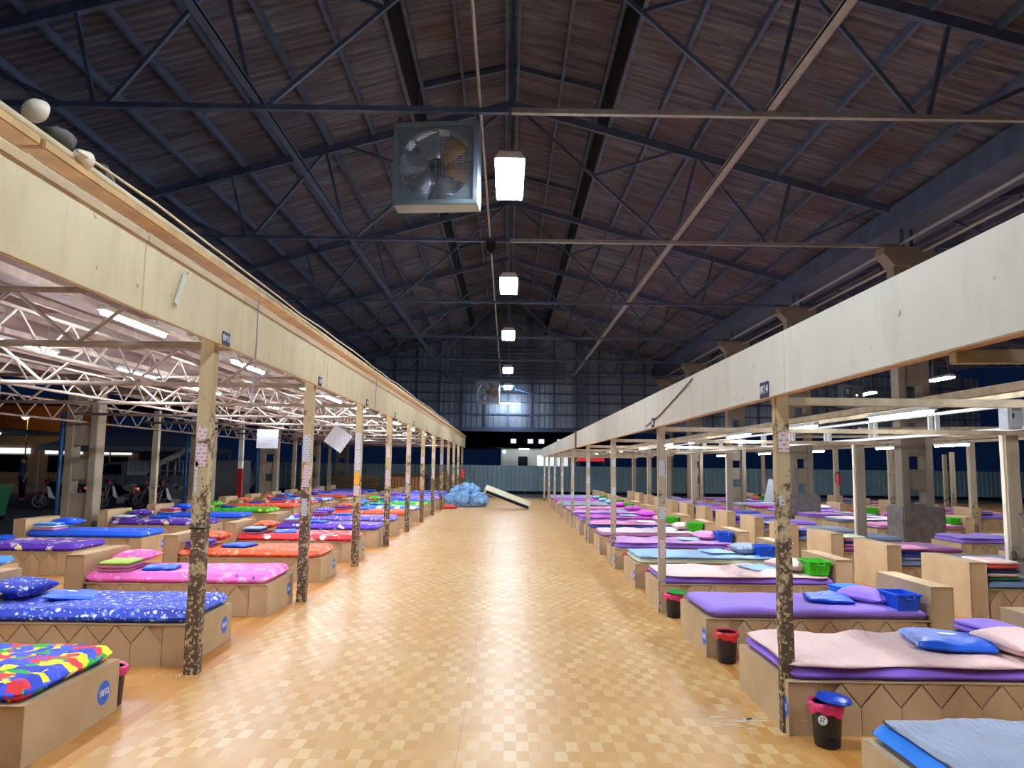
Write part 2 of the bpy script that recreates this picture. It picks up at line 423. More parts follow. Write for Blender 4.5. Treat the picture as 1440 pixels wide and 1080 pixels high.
# ------------------------------------------------------------------ the setting
m = MB(); m.box(-8.9, 26, -3, 37.3, -0.06, 0.0); struct(build(m, 'floor', FLOOR))
m = MB(); m.box(-60, 60, -6, 110, -0.14, -0.07); struct(build(m, 'ground', ASPH))
m = MB(); m.box(-8.9, 26, 37.3, 43.0, -0.05, -0.012); o = struct(build(m, 'floor_concrete', plain('grey_concrete_floor', (112, 112, 108), 0.8, 0, 0.15)))

def corrug(x0, z0, x1, z1, y0, y1, pitch=0.177, amp=0.022, nx=1, per=8):
    """roof sheets whose corrugations run down the slope (x), waves along y"""
    ny = int((y1 - y0) / pitch * per); vs = []; fs = []
    L = math.hypot(x1 - x0, z1 - z0); nxv, nzv = -(z1 - z0) / L, (x1 - x0) / L
    for k in range(nx + 1):
        t = k / nx
        for j in range(ny + 1):
            y = y0 + (y1 - y0) * j / ny; a = amp * math.sin(2 * PI * y / pitch)
            vs.append((x0 + (x1 - x0) * t + nxv * a, y, z0 + (z1 - z0) * t + nzv * a))
    for k in range(nx):
        for j in range(ny):
            a = k * (ny + 1) + j; fs.append((a, a + 1, a + ny + 2, a + ny + 1))
    return vs, fs
RA, RS = 9.16, 0.276           # main rafter line: z = RA - RS*|x|
def rz_(x): return RA - RS * abs(x)
ceil_root = empty('ceiling'); struct(ceil_root)
for s in (-1, 1):
    mb = MB(); mb.add(*corrug(2.05 * s, rz_(2.05) + 0.22, 8.5 * s, rz_(8.5) + 0.22, -3, 42.0))
    build(mb, 'roof_sheeting', ROOF, ceil_root, True)
    mb = MB(); mb.add(*corrug(0.0, 10.08, 2.35 * s, 9.5, -3, 42.0))
    build(mb, 'ridge_sheeting', ROOF, ceil_root, True)
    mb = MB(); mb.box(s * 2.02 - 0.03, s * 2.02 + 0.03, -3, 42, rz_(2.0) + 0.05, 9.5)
    build(mb, 'ridge_vent_louver', DARK, ceil_root)  # flat dark panel added where the vent is an unlit opening
    for x in (2.05, 2.9, 3.8, 4.7, 5.6, 6.5, 7.4, 8.2):
        mb = MB(); mb.box(x * s - 0.035, x * s + 0.035, 4, 42, rz_(x) + 0.06, rz_(x) + 0.19)
        build(mb, 'purlin', STEEL, ceil_root)
    for x in (0.12, 1.05, 1.9):
        mb = MB(); mb.box(x * s - 0.03, x * s + 0.03, 4, 42, 10.0 - 0.247 * x - 0.13, 10.0 - 0.247 * x)
        build(mb, 'ridge_purlin', STEEL, ceil_root)
# neighbouring bay on the right, dark, with the same slope
for s in (-1, 1):
    mb = MB(); mb.add(*corrug(16.5, 9.4, 16.5 + 8.0 * s, 7.0, -3, 42.0, per=6))
    build(mb, 'side_bay_sheeting', ROOF, ceil_root, True)
for x in (9.4, 11.2, 13.0, 14.8, 18.2, 20, 21.8):
    z = 9.4 - 0.3 * abs(x - 16.5)
    mb = MB(); mb.box(x - 0.035, x + 0.035, 4, 42, z - 0.16, z - 0.03); build(mb, 'side_bay_purlin', STEEL, ceil_root)
# valley gutter over the right column line and eave beam on the left
mb = MB(); mb.prism([(7.9, 6.55), (8.9, 6.55), (8.9, 7.0), (8.8, 7.0), (8.8, 6.62), (8.0, 6.62), (8.0, 7.0), (7.9, 7.0)], -3, 42)
build(mb, 'valley_gutter', STEEL, ceil_root)
mb = MB(); mb.box(-8.75, -8.3, -3, 42, 6.3, 6.8); build(mb, 'eave_beam', STEEL, ceil_root)
for x, z, r_ in ((8.05, 6.2, 0.035), (8.5, 6.05, 0.03), (8.95, 5.95, 0.022)):
    mb = MB(); mb.tube([(x, 4, z), (x, 42, z)], r_); build(mb, 'gutter_pipe', STEELL, ceil_root)

TY = [9.6, 15.4, 21.4, 27.4, 33.4, 39.4]
def truss(y, cx=0.0, half=8.2, mat=STEEL, ridge=True, label=''):
    t = empty('roof_truss', (cx, y, 6.2)); P0 = Vector((cx, y, 6.2))
    def L(x, z): return (x, 0, z - 6.2)
    def rz2(x): return RA - RS * abs(x) - (0 if ridge else 0.1)
    for s in (-1, 1):
        mb = MB(); mb.bar(L(0, 6.2), L(s * half, 6.2), 0.075, 0.07)
        build(mb, 'bottom_chord', STEELL if s > 0 and ridge and y < 16 else mat, t)  # right half of the near chords coloured pale to stand for lamplight
        mb = MB(); mb.bar(L(0, rz2(0)), L(s * (half + 0.2), rz2(half + 0.2)), 0.09, 0.16)
        build(mb, 'rafter', mat, t)
        webs = [((5.5, 6.2), (5.85, rz2(5.85))), ((5.35, 6.2), (3.9, rz2(3.9))), ((3.4, 6.2), (3.9, rz2(3.9))),
                ((3.25, 6.2), (0.05, rz2(0))), ((1.75, 7.63), (3.5, rz2(3.5))), ((5.9, 6.2), (7.7, rz2(7.7))), ((8.15, 6.2), (8.15, rz2(8.15)))]
        for (a, b) in webs:
            mb = MB(); mb.bar(L(s * a[0], a[1]), L(s * b[0], b[1]), 0.055, 0.055); build(mb, 'web_brace', mat, t)
        if ridge:
            mb = MB(); mb.bar(L(0, 10.0), L(s * 2.2, 9.46), 0.07, 0.11); build(mb, 'ridge_rafter', mat, t)
            mb = MB(); mb.bar(L(s * 2.0, rz2(2.0)), L(s * 2.0, 9.5), 0.07, 0.07); build(mb, 'ridge_post', mat, t)
    mb = MB(); mb.bar(L(0, 6.2), L(0, 10.0 if ridge else rz2(0)), 0.06, 0.06); build(mb, 'king_post', mat, t)
    return t
for k, y in enumerate(TY):
    tag(truss(y), 'dark steel roof truss over the central aisle, %s one from the camera' % ORD[k], 'roof truss', 'main roof trusses')
for k, y in enumerate(TY[1:5]):
    tag(truss(y, 16.5, 7.6, STEEL, False), 'steel roof truss over the dim bay beyond the right columns, %s from the camera' % ORD[k], 'roof truss', 'side bay trusses')
# cable trays / conduits lying on the bottom chords
for x, w, nm, lb in ((3.4, 0.13, STEELL, 'pale cable tray running along the trusses right of the fan'), (-3.34, 0.13, STEEL, 'grey cable tray running along the trusses left of the fan')):
    mb = MB(); mb.box(x - w / 2, x + w / 2, 6, 41, 6.24, 6.26); mb.box(x - w / 2, x - w / 2 + 0.01, 6, 41, 6.24, 6.29); mb.box(x + w / 2 - 0.01, x + w / 2, 6, 41, 6.24, 6.29)
    tag(build(mb, 'cable_tray', nm), lb, 'cable tray')
mb = MB(); mb.tube([(-0.42, 6, 6.25), (-0.42, 41, 6.25)], 0.02); tag(build(mb, 'conduit_pipe', STEELL), 'thin white conduit running along the trusses just left of the lamps', 'pipe')
mb = MB(); mb.box(-0.5, -0.3, 15.25, 15.42, 5.98, 6.14); mb.prism([(-0.5, 5.98), (-0.3, 5.98), (-0.36, 5.9), (-0.44, 5.9)], 15.25, 15.4)
tag(build(mb, 'speaker_box', CABLE, bevel=0.01), 'small dark box fixed under the second truss by the conduit', 'speaker')

# far gable wall
YW = 41.6
def wall_mat():
    t = NT('grey_metal_sheet', 0.5, 0.35, 0.5)
    sp = t.n('SeparateXYZ'); t.l(t.coord(), sp.inputs[0])
    wn = t.n('TexWhiteNoise', noise_dimensions='1D'); t.l(t.math('FLOOR', t.math('DIVIDE', sp.outputs[0], 0.9)), wn.inputs['W'])
    c = t.mix(wn.outputs[0], srgb((128, 146, 170)), srgb((178, 196, 218)))
    c = t.mix(t.math('MULTIPLY', t.noise(t.coord(scale=(3, 1, 0.4)), 1.5, 4), 0.5), c, srgb((84, 92, 104)))
    t.color(c); return t.m
WALLM = wall_mat()
def ribbed(x0, x1, ztop, zbot, y, pitch=0.3, depth=0.035):
    mb = MB(); xs = []; x = x0
    while x < x1 - 1e-6:
        xs += [(x, 0), (x + pitch * 0.62, 0), (x + pitch * 0.7, -depth), (x + pitch * 0.92, -depth)]; x += pitch
    xs.append((x1, 0)); vs = []
    for (x, d) in xs: vs += [(x, y + d, zbot), (x, y + d, ztop(x))]
    fs = [(2 * i, 2 * i + 1, 2 * i + 3, 2 * i + 2) for i in range(len(xs) - 1)]
    mb.add(vs, fs); return mb
def gz(x):
    if abs(x) < 2.1: return 10.05 - 0.247 * abs(x)
    if abs(x) < 8.5: return rz_(x) + 0.22
    return 9.4 - 0.3 * abs(x - 16.5) if x > 8.5 else 6.6
wall = struct(build(ribbed(-16, 26, gz, 3.55, YW + 0.1), 'wall_back', WALLM))
for z in (3.6, 4.35, 5.0, 5.5, 6.05, 6.7, 7.4):
    hw = 8.4 if z < 6.8 else (RA - z) / RS
    mb = MB(); mb.box(-16 if z < 6.5 else -hw, 26 if z < 6.9 else hw, YW - 0.03, YW + 0.06, z - 0.04, z + 0.04); build(mb, 'wall_girt', STEEL, wall)
x = -15.0
while x < 26:
    mb = MB(); mb.box(x - 0.04, x + 0.04, YW - 0.06, YW + 0.04, 3.5, gz(x) - 0.1); build(mb, 'wall_stud', STEEL, wall); x += 1.25
mb = MB()
for i in range(9): mb.prism([(YW - 0.16, 6.25 + i * 0.21), (YW - 0.02, 6.4 + i * 0.21), (YW - 0.01, 6.39 + i * 0.21), (YW - 0.15, 6.24 + i * 0.21)], -3.1 + max(0, i - 5) * 0.5, 3.1 - max(0, i - 5) * 0.5, 'x')
build(mb, 'gable_louver', plain('dull_grey_slat', (150, 166, 188), 0.6), wall)
mb = MB(); mb.box(-16, 26, YW - 0.1, YW + 0.15, 3.4, 3.56); build(mb, 'wall_beam', STEEL, wall)
fence = tag(build(ribbed(-14, 44, lambda x: 1.56, 0.16, 42.5, 0.25, 0.04), 'metal_fence', plain('grey_green_sheet', (142, 168, 178), 0.55, 0.2, 0.12, 1.5)), 'grey green corrugated metal fence across the far end of the hall', 'fence')
mb = MB()
x = -14
while x <= 44: mb.box(x - 0.03, x + 0.03, 42.55, 42.62, -0.07, 1.5); x += 2.5
mb.box(-14, 44, 42.55, 42.6, 0.3, 0.36); mb.box(-14, 44, 42.55, 42.6, 1.3, 1.36)
build(mb, 'fence_frame', STEEL, fence)

# ------------------------------------------------------------------ lamps
HB = glow('highbay_diffuser', (0.80, 0.90, 1.0), HIGHBAY)
HB2 = glow('side_bay_diffuser', (0.84, 0.93, 1.0), BAY2)
TB = glow('tube_light', (0.84, 0.90, 1.0), TUBE)
def highbay(x, y, z, mat, label, group, top=6.2):
    t = empty('hanging_lamp', (x, y, z))
    mb = MB(); mb.prism([(-0.19, 0.0), (0.19, 0.0), (0.13, 0.10), (-0.13, 0.10)], -0.68, 0.68); build(mb, 'housing', WHITEST, t, bevel=0.008)
    mb = MB(); mb.box(-0.175, 0.175, -0.66, 0.66, -0.045, 0.0); build(mb, 'diffuser', mat, t, bevel=0.01)
    for s in (-1, 1):
        mb = MB(); mb.tube([(0, s * 0.55, 0.10), (0, s * 0.08, top - z)], 0.012, 6); build(mb, 'hanger', WIRE, t)
    tag(t, label, 'lamp', group); return t
for k, y in enumerate([-2.0, 3.7, 9.55, 15.4, 21.4, 27.4, 33.4]):
    if y < 9: lb = 'hanging rectangular lamp of the centre line, behind the picture, %s' % ('above the camera' if y > 0 else 'behind the camera')
    else: lb = 'bright hanging rectangular lamp over the aisle, %s from the camera' % ORD[k - 2]
    highbay(-0.02, y, 5.25 if y < 25 else 5.0, HB, lb, 'centre line lamps')
def tube_lamp(x, y, z, mat, label, group, L=1.15, rz=0.0, drop=0.0):
    t = empty('tube_lamp', (x, y, z), rz)
    mb = MB(); mb.box(-0.035, 0.035, -L / 2 - 0.03, L / 2 + 0.03, 0.018, 0.06); build(mb, 'batten', WHITEST, t, bevel=0.004)
    mb = MB(); mb.tube([(0, -L / 2, 0), (0, L / 2, 0)], 0.019, 10); build(mb, 'glass_tube', mat, t, 'auto')
    if drop:
        mb = MB()
        for s in (-1, 1): mb.tube([(0, s * L * 0.35, 0.06), (0, s * L * 0.35, drop)], 0.006, 5)
        build(mb, 'hanger', WIRE, t)
    tag(t, label, 'tube lamp', group); return t
tube_lamp(0.0, 40.5, 4.86, TB, 'tube lamp hanging crosswise before the far gable wall', 'far wall tube', 1.25, PI / 2, 5.1)
for k, y in enumerate([3.4, 6.85, 9.9, 12.7, 14.8, 17.5, 20.4, 23.3, 27, 31, 35]):
    tube_lamp(-3.4, y, 2.78, TB, 'tube lamp under the left canopy nearest the aisle, %s from the camera' % ORD[k], 'left canopy tubes', drop=0.34)
for k, y in enumerate([5.0, 8.6, 11.2, 13.9, 17.6, 21.2, 25, 30]):
    tube_lamp(-5.5, y, 2.82, TB, 'tube lamp deeper under the left canopy, %s from the camera' % ORD[k], 'deeper left canopy tubes', drop=0.45)
for k, y in enumerate([3.6, 7.4, 10.0, 12.6, 15.4, 18.3, 21.4, 25.3, 29, 33]):
    tube_lamp(3.82, y, 2.08, TB, 'tube lamp on the timber rail right of the aisle, %s from the camera' % ORD[k], 'right rail tubes')
for k, (x, y) in enumerate([(9.1, 10.2), (9.1, 15.6), (9.1, 18.2), (9.1, 22.5), (9.1, 27.0), (9.1, 32.5)]):
    tube_lamp(x, y, 2.08, TB, 'tube lamp on the rail behind the right columns, %s from the camera' % ORD[k], 'back rail tubes', drop=0.14)
for k, y in enumerate([16.8, 22.8, 28.6, 34.6]):
    highbay(16.4, y, 5.05, HB2, 'hanging lamp in the dim bay beyond the right columns, %s from the camera' % ORD[k], 'side bay lamps', 9.42)

# ------------------------------------------------------------------ posts, fascias, columns
def text_obj(s, size, parent, loc, rot, mat=WHITE, name='lettering'):
    cu = bpy.data.curves.new(name, 'FONT'); cu.body = s; cu.size = size; cu.align_x = 'CENTER'; cu.align_y = 'CENTER'; cu.extrude = 0.0008; cu.offset = 0.0010
    cu.materials.append(mat)
    tmp = bpy.data.objects.new(name, cu); me = bpy.data.meshes.new_from_object(tmp); me.name = name
    bpy.data.objects.remove(tmp)
    o = bpy.data.objects.new(name, me); col.objects.link(o); o.parent = parent; o.location = loc; o.rotation_euler = rot
    return o
def post_mesh(w, d, h, seed, lean=0.0):
    rnd = random.Random(seed); bm = bmesh.new(); n = 14
    prof = []; rings = []
    for k in range(n + 1):
        z = h * k / n; a = w / 2 + rnd.uniform(-0.002, 0.002); b = d / 2 + rnd.uniform(-0.002, 0.002)
        ox = rnd.uniform(-0.002, 0.002) + lean * z
        rings.append([bm.verts.new((ox + sx * a, sy * b, z)) for sx, sy in ((-1, -1), (1, -1), (1, 1), (-1, 1))])
    for k in range(n):
        for i in range(4):
            j = (i + 1) % 4; bm.faces.new((rings[k][i], rings[k][j], rings[k + 1][j], rings[k + 1][i]))
    bm.faces.new(rings[0][::-1]); bm.faces.new(rings[-1])
    es = [e for e in bm.edges if abs(e.verts[0].co.z - e.verts[1].co.z) > 0.01]
    bmesh.ops.bevel(bm, geom=es, offset=0.006, segments=2, affect='EDGES')
    me = bpy.data.meshes.new('post'); bm.to_mesh(me); bm.free(); return me
def poster(parent, z, w, h, d, mat, x=0.0, rz=0.0):
    mb = MB(); mb.box(-w / 2, w / 2, -0.0015, 0.0, -h / 2, h / 2)
    return build(mb, 'poster', mat, parent, loc=(x, -d / 2 - 0.004, z), rot=(0, rz, 0))
rnd = random.Random(5)
pm_l = [post_mesh(0.10, 0.10, 2.62, s) for s in range(4)]
LPY = [2.81 + 3.0 * k for k in range(13)]
for k, y in enumerate(LPY):
    t = empty('timber_post', (-2.30, y, 0)); link('post_shaft', pm_l[k % 4], POSTM, t)
    if k == 1:
        poster(t, 1.60, 0.085, 0.17, 0.1, POSTER); poster(t, 1.76, 0.07, 0.10, 0.1, POSTER, -0.005, 0.2); poster(t, 1.44, 0.02, 0.22, 0.1, POSTERB, -0.03)
        mb = MB(); mb.box(-0.06, 0.06, -0.055, 0.055, 0.0, 0.012); build(mb, 'cable_tie', CABLE, t, loc=(0, 0, 1.05))
    elif k == 2: poster(t, 1.72, 0.09, 0.30, 0.1, POSTERB); poster(t, 1.40, 0.08, 0.24, 0.1, POSTER, 0.01, 0.1); poster(t, 1.05, 0.06, 0.2, 0.1, POSTERB)
    elif k == 3: poster(t, 1.9, 0.09, 0.26, 0.1, POSTERB); poster(t, 1.60, 0.09, 0.3, 0.1, POSTERB); poster(t, 1.32, 0.08, 0.18, 0.1, POSTERY); poster(t, 1.14, 0.09, 0.16, 0.1, POSTER)
    elif 4 <= k <= 9:
        for z in (1.25, 1.62, 1.85):
            if rnd.random() < 0.75: poster(t, z + rnd.uniform(-0.08, 0.08), rnd.uniform(0.06, 0.09), rnd.uniform(0.15, 0.3), 0.1, rnd.choice([POSTER, POSTERB]), rnd.uniform(-0.005, 0.005))
    lb = 'flaking cream post on the left of the aisle, %s one from the camera' % ORD[max(0, k - 1)] if k else 'flaking cream post left of the aisle, just before the picture begins'
    if k == 1: lb = 'nearest flaking post on the left, with a pink notice and dark worn foot'
    tag(t, lb, 'post', 'left aisle posts')
RPY = [0.94] + [4.71, 8.4, 12.2, 16.0, 19.8, 23.5, 27.2, 31.0, 34.8]
pm_r = [post_mesh(0.078, 0.07, 2.02, s + 9) for s in range(4)]
for k, y in enumerate(RPY):
    t = empty('timber_post', (1.69, y, 0)); link('post_shaft', pm_r[k % 4], POSTM if k == 1 else POSTM2, t)
    if k == 1: poster(t, 1.715, 0.066, 0.12, 0.07, POSTER, 0.004); poster(t, 1.36, 0.035, 0.06, 0.07, POSTERB, -0.018, -0.3)
    elif k >= 2:
        for z in (0.75, 1.1, 1.35, 1.55):
            if rnd.random() < 0.8: poster(t, z + rnd.uniform(-0.08, 0.08), rnd.uniform(0.05, 0.07), rnd.uniform(0.08, 0.2), 0.07, rnd.choice([POSTER, POSTERB]))
    lb = 'slim post on the right of the aisle, %s one from the camera' % ORD[max(0, k - 1)]
    if k == 1: lb = 'nearest post on the right with a red lettered notice and burnt patches'
    if k == 0: lb = 'slim post right of the aisle, just before the picture begins'
    tag(t, lb, 'post', 'right aisle posts')

# left fascia: boards butted together under a timber cap
segs = [-0.5, 1.8, 4.5, 6.2, 9.2, 12.2, 15.2, 18.2, 21.2, 24.2, 27.2, 30.2, 33.2, 36.2, 39.6]
for k in range(len(segs) - 1):
    t = empty('fascia_board', (-2.215, segs[k], 2.44))
    L = segs[k + 1] - segs[k] - 0.012
    mb = MB(); mb.box(-0.015, 0.015, 0, L, 0.0, 0.50); build(mb, 'board', FASC_L, t, bevel=0.003)
    mb = MB(); mb.box(-0.02, 0.03, 0, L, 0.43, 0.475); build(mb, 'upper_batten', plain('tan_board', (190, 166, 128), 0.6, 0, 0.12, 3), t)  # tan colour stands in for the shade below the capping board
    if k > 0:
        mb = MB(); mb.box(-0.06, -0.015, L / 2 - 0.03, L / 2 + 0.03, 0.0, 0.48); build(mb, 'back_cleat', WOOD, t)
    lb = 'cream fascia board above the left posts, %s panel from the camera' % ORD[k]
    tag(t, lb, 'fascia board', 'left fascia boards')
for k, (a, b) in enumerate([(-0.5, 3.35), (3.38, 11.0), (11.02, 20), (20.02, 30), (30.02, 39.6)]):
    mb = MB(); mb.box(-2.29, -2.15, a, b, 2.975, 3.02)
    tag(build(mb, 'capping_board', WOOD, bevel=0.006), 'timber capping board on top of the left fascia, %s length from the camera' % ORD[k], 'timber cap', 'left fascia caps')
mb = MB(); mb.tube([(-2.2, -0.5, 3.05), (-2.2, 39.5, 3.05)], 0.028); tag(build(mb, 'cap_pipe', plain('cream_pipe', (214, 196, 156), 0.6, 0, 0.15), None, True), 'cream pipe lying along the top of the left fascia', 'pipe')
# number plates
def plate(loc, rot, s, label):
    t = empty('number_plate', loc); t.rotation_euler = rot
    mb = MB(); mb.box(-0.075, 0.075, -0.004, 0.004, -0.05, 0.05); build(mb, 'plate', PLATE, t, bevel=0.002)
    if s: text_obj(s, 0.072, t, (0, -0.0055, 0), (PI / 2, 0, 0))
    else:
        mb = MB()
        for i in range(4): mb.box(-0.05 + i * 0.028, -0.034 + i * 0.028, -0.0055, -0.004, -0.025, 0.025)
        build(mb, 'lettering', WHITE, t)
    tag(t, label, 'sign')
plate((-2.195, 5.85, 2.50), (0, 0, PI / 2), 'BM18', 'navy plate reading BM18 on the left fascia above the nearest post')
for k, y in enumerate(LPY[2:7]): plate((-2.195, y + 0.02, 2.50), (0, 0, PI / 2), None, 'small navy plate on the left fascia above the %s post' % ORD[k + 1])
plate((1.612, 4.76, 2.045), (0, 0, -PI / 2), 'BK14', 'navy plate reading BK14 on the right fascia above the nearest post')
plate((1.612, 8.45, 2.045), (0, 0, -PI / 2), None, 'small navy plate on the right fascia above the second post')

# right fascia
segr = [-0.6, 4.42, 6.7, 9.0, 12.4, 17.9, 18.4, 24.0, 30.0, 36.0]
for k in range(len(segr) - 1):
    L = segr[k + 1] - segr[k] - 0.006
    t = empty('fascia_board', (1.63, segr[k], 1.995))
    rusty = (k == 5)
    mb = MB(); mb.box(-0.013, 0.013, 0, L, -0.02 if rusty else 0.0, 0.40 if rusty else 0.37); build(mb, 'board', plain('rusty_sheet', (120, 62, 44), 0.8, 0, 0.3, 5) if rusty else FASC_R, t, bevel=0.002)
    mb = MB(); mb.box(0.013, 0.06, 0, L, 0.0, 0.028); build(mb, 'timber_edge', WOOD, t)
    tag(t, ('short rusty board breaking the white fascia right of the aisle' if rusty else 'white fascia board above the right posts, %s panel from the camera' % ORD[k]), 'fascia board', 'right fascia boards')

def column(x, y, h, base, label, group, blue=0):
    t = empty('concrete_column', (x, y, 0)); mb = MB()
    w = 0.24
    for s in (-1, 1): mb.box(s * w - 0.075, s * w + 0.075, -0.16, 0.16, 0, h)
    z = 0.0; k = 0
    while z < h:
        hh = [0.9, 0.42, 0.42, 0.5, 0.42][k % 5]; mb.box(-w, w, -0.11, 0.11, z, min(h, z + hh)); z += hh + 0.26; k += 1
    build(mb, 'column_shaft', CONC, t, bevel=0.012)
    mb = MB(); mb.prism([(-0.3, h - 0.42), (0.3, h - 0.42), (0.52, h - 0.16), (0.52, h), (-0.52, h), (-0.52, h - 0.16)], -0.2, 0.2)
    build(mb, 'capital', CONC, t, bevel=0.012)
    if base:
        mb = MB(); mb.box(-0.42, 0.42, -0.34, 0.34, 0, 0.86); build(mb, 'plinth', plain('grey_render', (120, 114, 108), 0.8, 0, 0.25, 8), t, bevel=0.025)
    if blue:
        mb = MB(); mb.tube([(-0.40, -0.12, 0), (-0.40, -0.12, 2.5)], 0.045); build(mb, 'drain_pipe', BLUEPAINT, t, True)
    tag(t, label, 'column', group); return t
for k, y in enumerate([9.6] + TY[1:6]):
    column(8.2, y, 6.15, k < 3, 'grey concrete column with openings right of the hall, %s from the camera' % ORD[k], 'right concrete columns')
for k, y in enumerate(TY[:6]):
    column(-8.5, y, 6.3, False, 'concrete column with blue pipe beside the left canopy, %s from the camera' % ORD[k], 'left concrete columns', 1)
# inner rail posts on the right and their rails
pm2 = [post_mesh(0.15, 0.12, 2.02, 40 + s) for s in range(3)]
R2Y = [5.1, 8.9, 12.75, 16.4, 20.2, 24.0, 27.8, 31.6, 35.4]
for k, y in enumerate(R2Y):
    t = empty('timber_post', (5.87, y, 0)); link('post_shaft', pm2[k % 3], POSTM2 if k % 2 else CONC, t)
    mb = MB(); mb.box(-0.095, -0.078, -0.03, 0.03, 0.0, 2.0); build(mb, 'side_strip', CREAMW, t)
    tag(t, 'thick weathered post between the second and third bed rows, %s from the camera' % ORD[k], 'post', 'inner right posts')
pm3 = post_mesh(0.16, 0.12, 2.3, 77)
for k, y in enumerate([12.2, 16.0, 19.8, 24.0, 28.0, 32.0, 36.0]):
    tag(link('timber_post', pm3, POSTM2, loc=(12.05, y, 0)), 'weathered post standing behind the third bed row, %s from the camera' % ORD[k], 'post', 'outer right posts')
for k, (x, y) in enumerate([(17.5, 30), (17.2, 26), (19.5, 34)]):
    tag(link('timber_post', pm3, POSTM2, loc=(x, y, 0)), 'post standing near the far fence on the right, %s from the camera' % ORD[k], 'post', 'far right posts')
def rail(name, pts, w, h, mat, label, cat='rail', group=None):
    mb = MB()
    for a, b in zip(pts, pts[1:]): mb.bar(a, b, w, h)
    return tag(build(mb, name, mat, bevel=0.004), label, cat, group)
rail('timber_rail', [(3.82, 1.2, 2.19), (3.82, 36, 2.19)], 0.06, 0.07, TIMB, 'long timber rail carrying the tube lamps right of the aisle')
rail('timber_rail', [(4.9, 1.2, 2.3), (4.9, 36, 2.28)], 0.05, 0.06, TIMB, 'second timber rail above the second bed row')
rail('timber_rail', [(9.1, 6, 2.22), (9.1, 36, 2.22)], 0.05, 0.06, TIMB, 'timber rail above the third bed row behind the columns')
rail('timber_rail', [(12.05, 8, 2.34), (12.05, 37, 2.34)], 0.05, 0.07, TIMB, 'timber rail on the outer right posts')
for k, y in enumerate([2.75] + RPY[1:]):
    rail('cross_beam', [(1.66, y + 0.06, 1.975), (5.95, y + 0.06, 2.06 if y < 3 else 1.985)], 0.05, 0.05, TIMB, 'timber cross beam from the right fascia to the inner posts, %s from the camera' % ORD[k], 'beam', 'right cross beams')
for k, y in enumerate(R2Y[1:]):
    rail('cross_beam', [(5.9, y + 0.02, 2.24), (12.05, y + 0.02, 2.36)], 0.05, 0.05, TIMB, 'timber cross beam reaching the outer right posts, %s from the camera' % ORD[k], 'beam', 'outer cross beams')
lad = empty('steel_ladder_beam', (5.87, 3, 2.03))
for z in (0.02, 0.30):
    mb = MB(); mb.box(-0.03, 0.03, 0, 33, z - 0.02, z + 0.02); build(mb, 'chord', WHITEST, lad, bevel=0.004)
y = 0.4
while y < 33:
    mb = MB(); mb.box(-0.03, 0.03, y - 0.05, y - 0.02, 0.04, 0.28); mb.box(-0.03, 0.03, y + 0.12, y + 0.15, 0.04, 0.28); build(mb, 'upright_pair', WHITEST, lad); y += 1.75
tag(lad, 'white steel ladder beam along the top of the inner right posts', 'beam')
def meter(x, y, z, label):
    t = empty('meter_box', (x, y, z))
    mb = MB(); mb.box(-0.09, 0.09, -0.09, 0.09, 0, 0.34); build(mb, 'cabinet', BOXG, t, bevel=0.008)
    mb = MB(); mb.box(-0.075, 0.075, -0.1, -0.09, 0.02, 0.32); build(mb, 'door_panel', plain('pale_grey_door', (172, 174, 178), 0.5), t, bevel=0.003)
    mb = MB()
    for i in range(4): mb.box(-0.05, 0.05, -0.104, -0.1, 0.21 + i * 0.02, 0.22 + i * 0.02)
    build(mb, 'vent_slots', DARK, t)
    mb = MB(); mb.box(-0.05, -0.035, -0.108, -0.1, 0.12, 0.18); build(mb, 'latch', CABLE, t)
    tag(t, label, 'electrical box')
meter(5.78, 8.86, 2.06 + 0.29, 'grey meter box on the beam above the nearest inner right post'); meter(5.99, 8.86, 2.06 + 0.29, 'grey slotted meter box beside another, above nearest inner right post')
for o in list(col.objects):
    if o.name.startswith('meter_box'): o.location.z = 2.04; o.location.y = 8.70
meter(5.87, 16.2, 2.04, 'grey meter box on the beam above the third inner right post')
meter(5.87, 23.8, 2.04, 'grey meter box on the beam above a far inner right post')

# ------------------------------------------------------------------ left canopy
def cz(x): return 3.02 + 0.24 * (1 - abs(x + 5.4) / 3.1)
can = empty('canopy_roof', (-5.4, 3, 2.9))
xs = [-2.32, -2.95, -3.65, -4.35, -5.05, -5.75, -6.45, -7.15, -7.85, -8.6]
whitecols = {1: [1, 2, 4, 6, 7, 9], 4: [0, 1, 3, 5, 8], 2: [3], 6: [1, 2, 4, 7]}
for i in range(len(xs) - 1):
    a, b = xs[i], xs[i + 1]
    for j in range(13):
        y0 = -0.2 + 3.05 * j
        if i == 0: continue
        mb = MB(); mb.add([(a + 5.4, y0 - 3, cz(a) + 0.05 - 2.9), (b + 5.4, y0 - 3, cz(b) + 0.05 - 2.9), (b + 5.4, y0 + 0.04, cz(b) + 0.05 - 2.9), (a + 5.4, y0 + 0.04, cz(a) + 0.05 - 2.9),
                           (a + 5.4, y0 - 3, cz(a) + 0.065 - 2.9), (b + 5.4, y0 - 3, cz(b) + 0.065 - 2.9), (b + 5.4, y0 + 0.04, cz(b) + 0.065 - 2.9), (a + 5.4, y0 + 0.04, cz(a) + 0.065 - 2.9)],
                          [(0, 1, 2, 3), (7, 6, 5, 4), (0, 4, 5, 1), (1, 5, 6, 2), (2, 6, 7, 3), (3, 7, 4, 0)])
        build(mb, 'roof_sheet', SHEET_W if j in whitecols.get(i, []) else SHEET_D, can)
mb = MB(); mb.box(3.1 - 0.03, 3.1 - 0.03 - 0.5, -3.2, 36.5, 0.16, 0.175); build(mb, 'edge_sheet', SHEET_D, can)
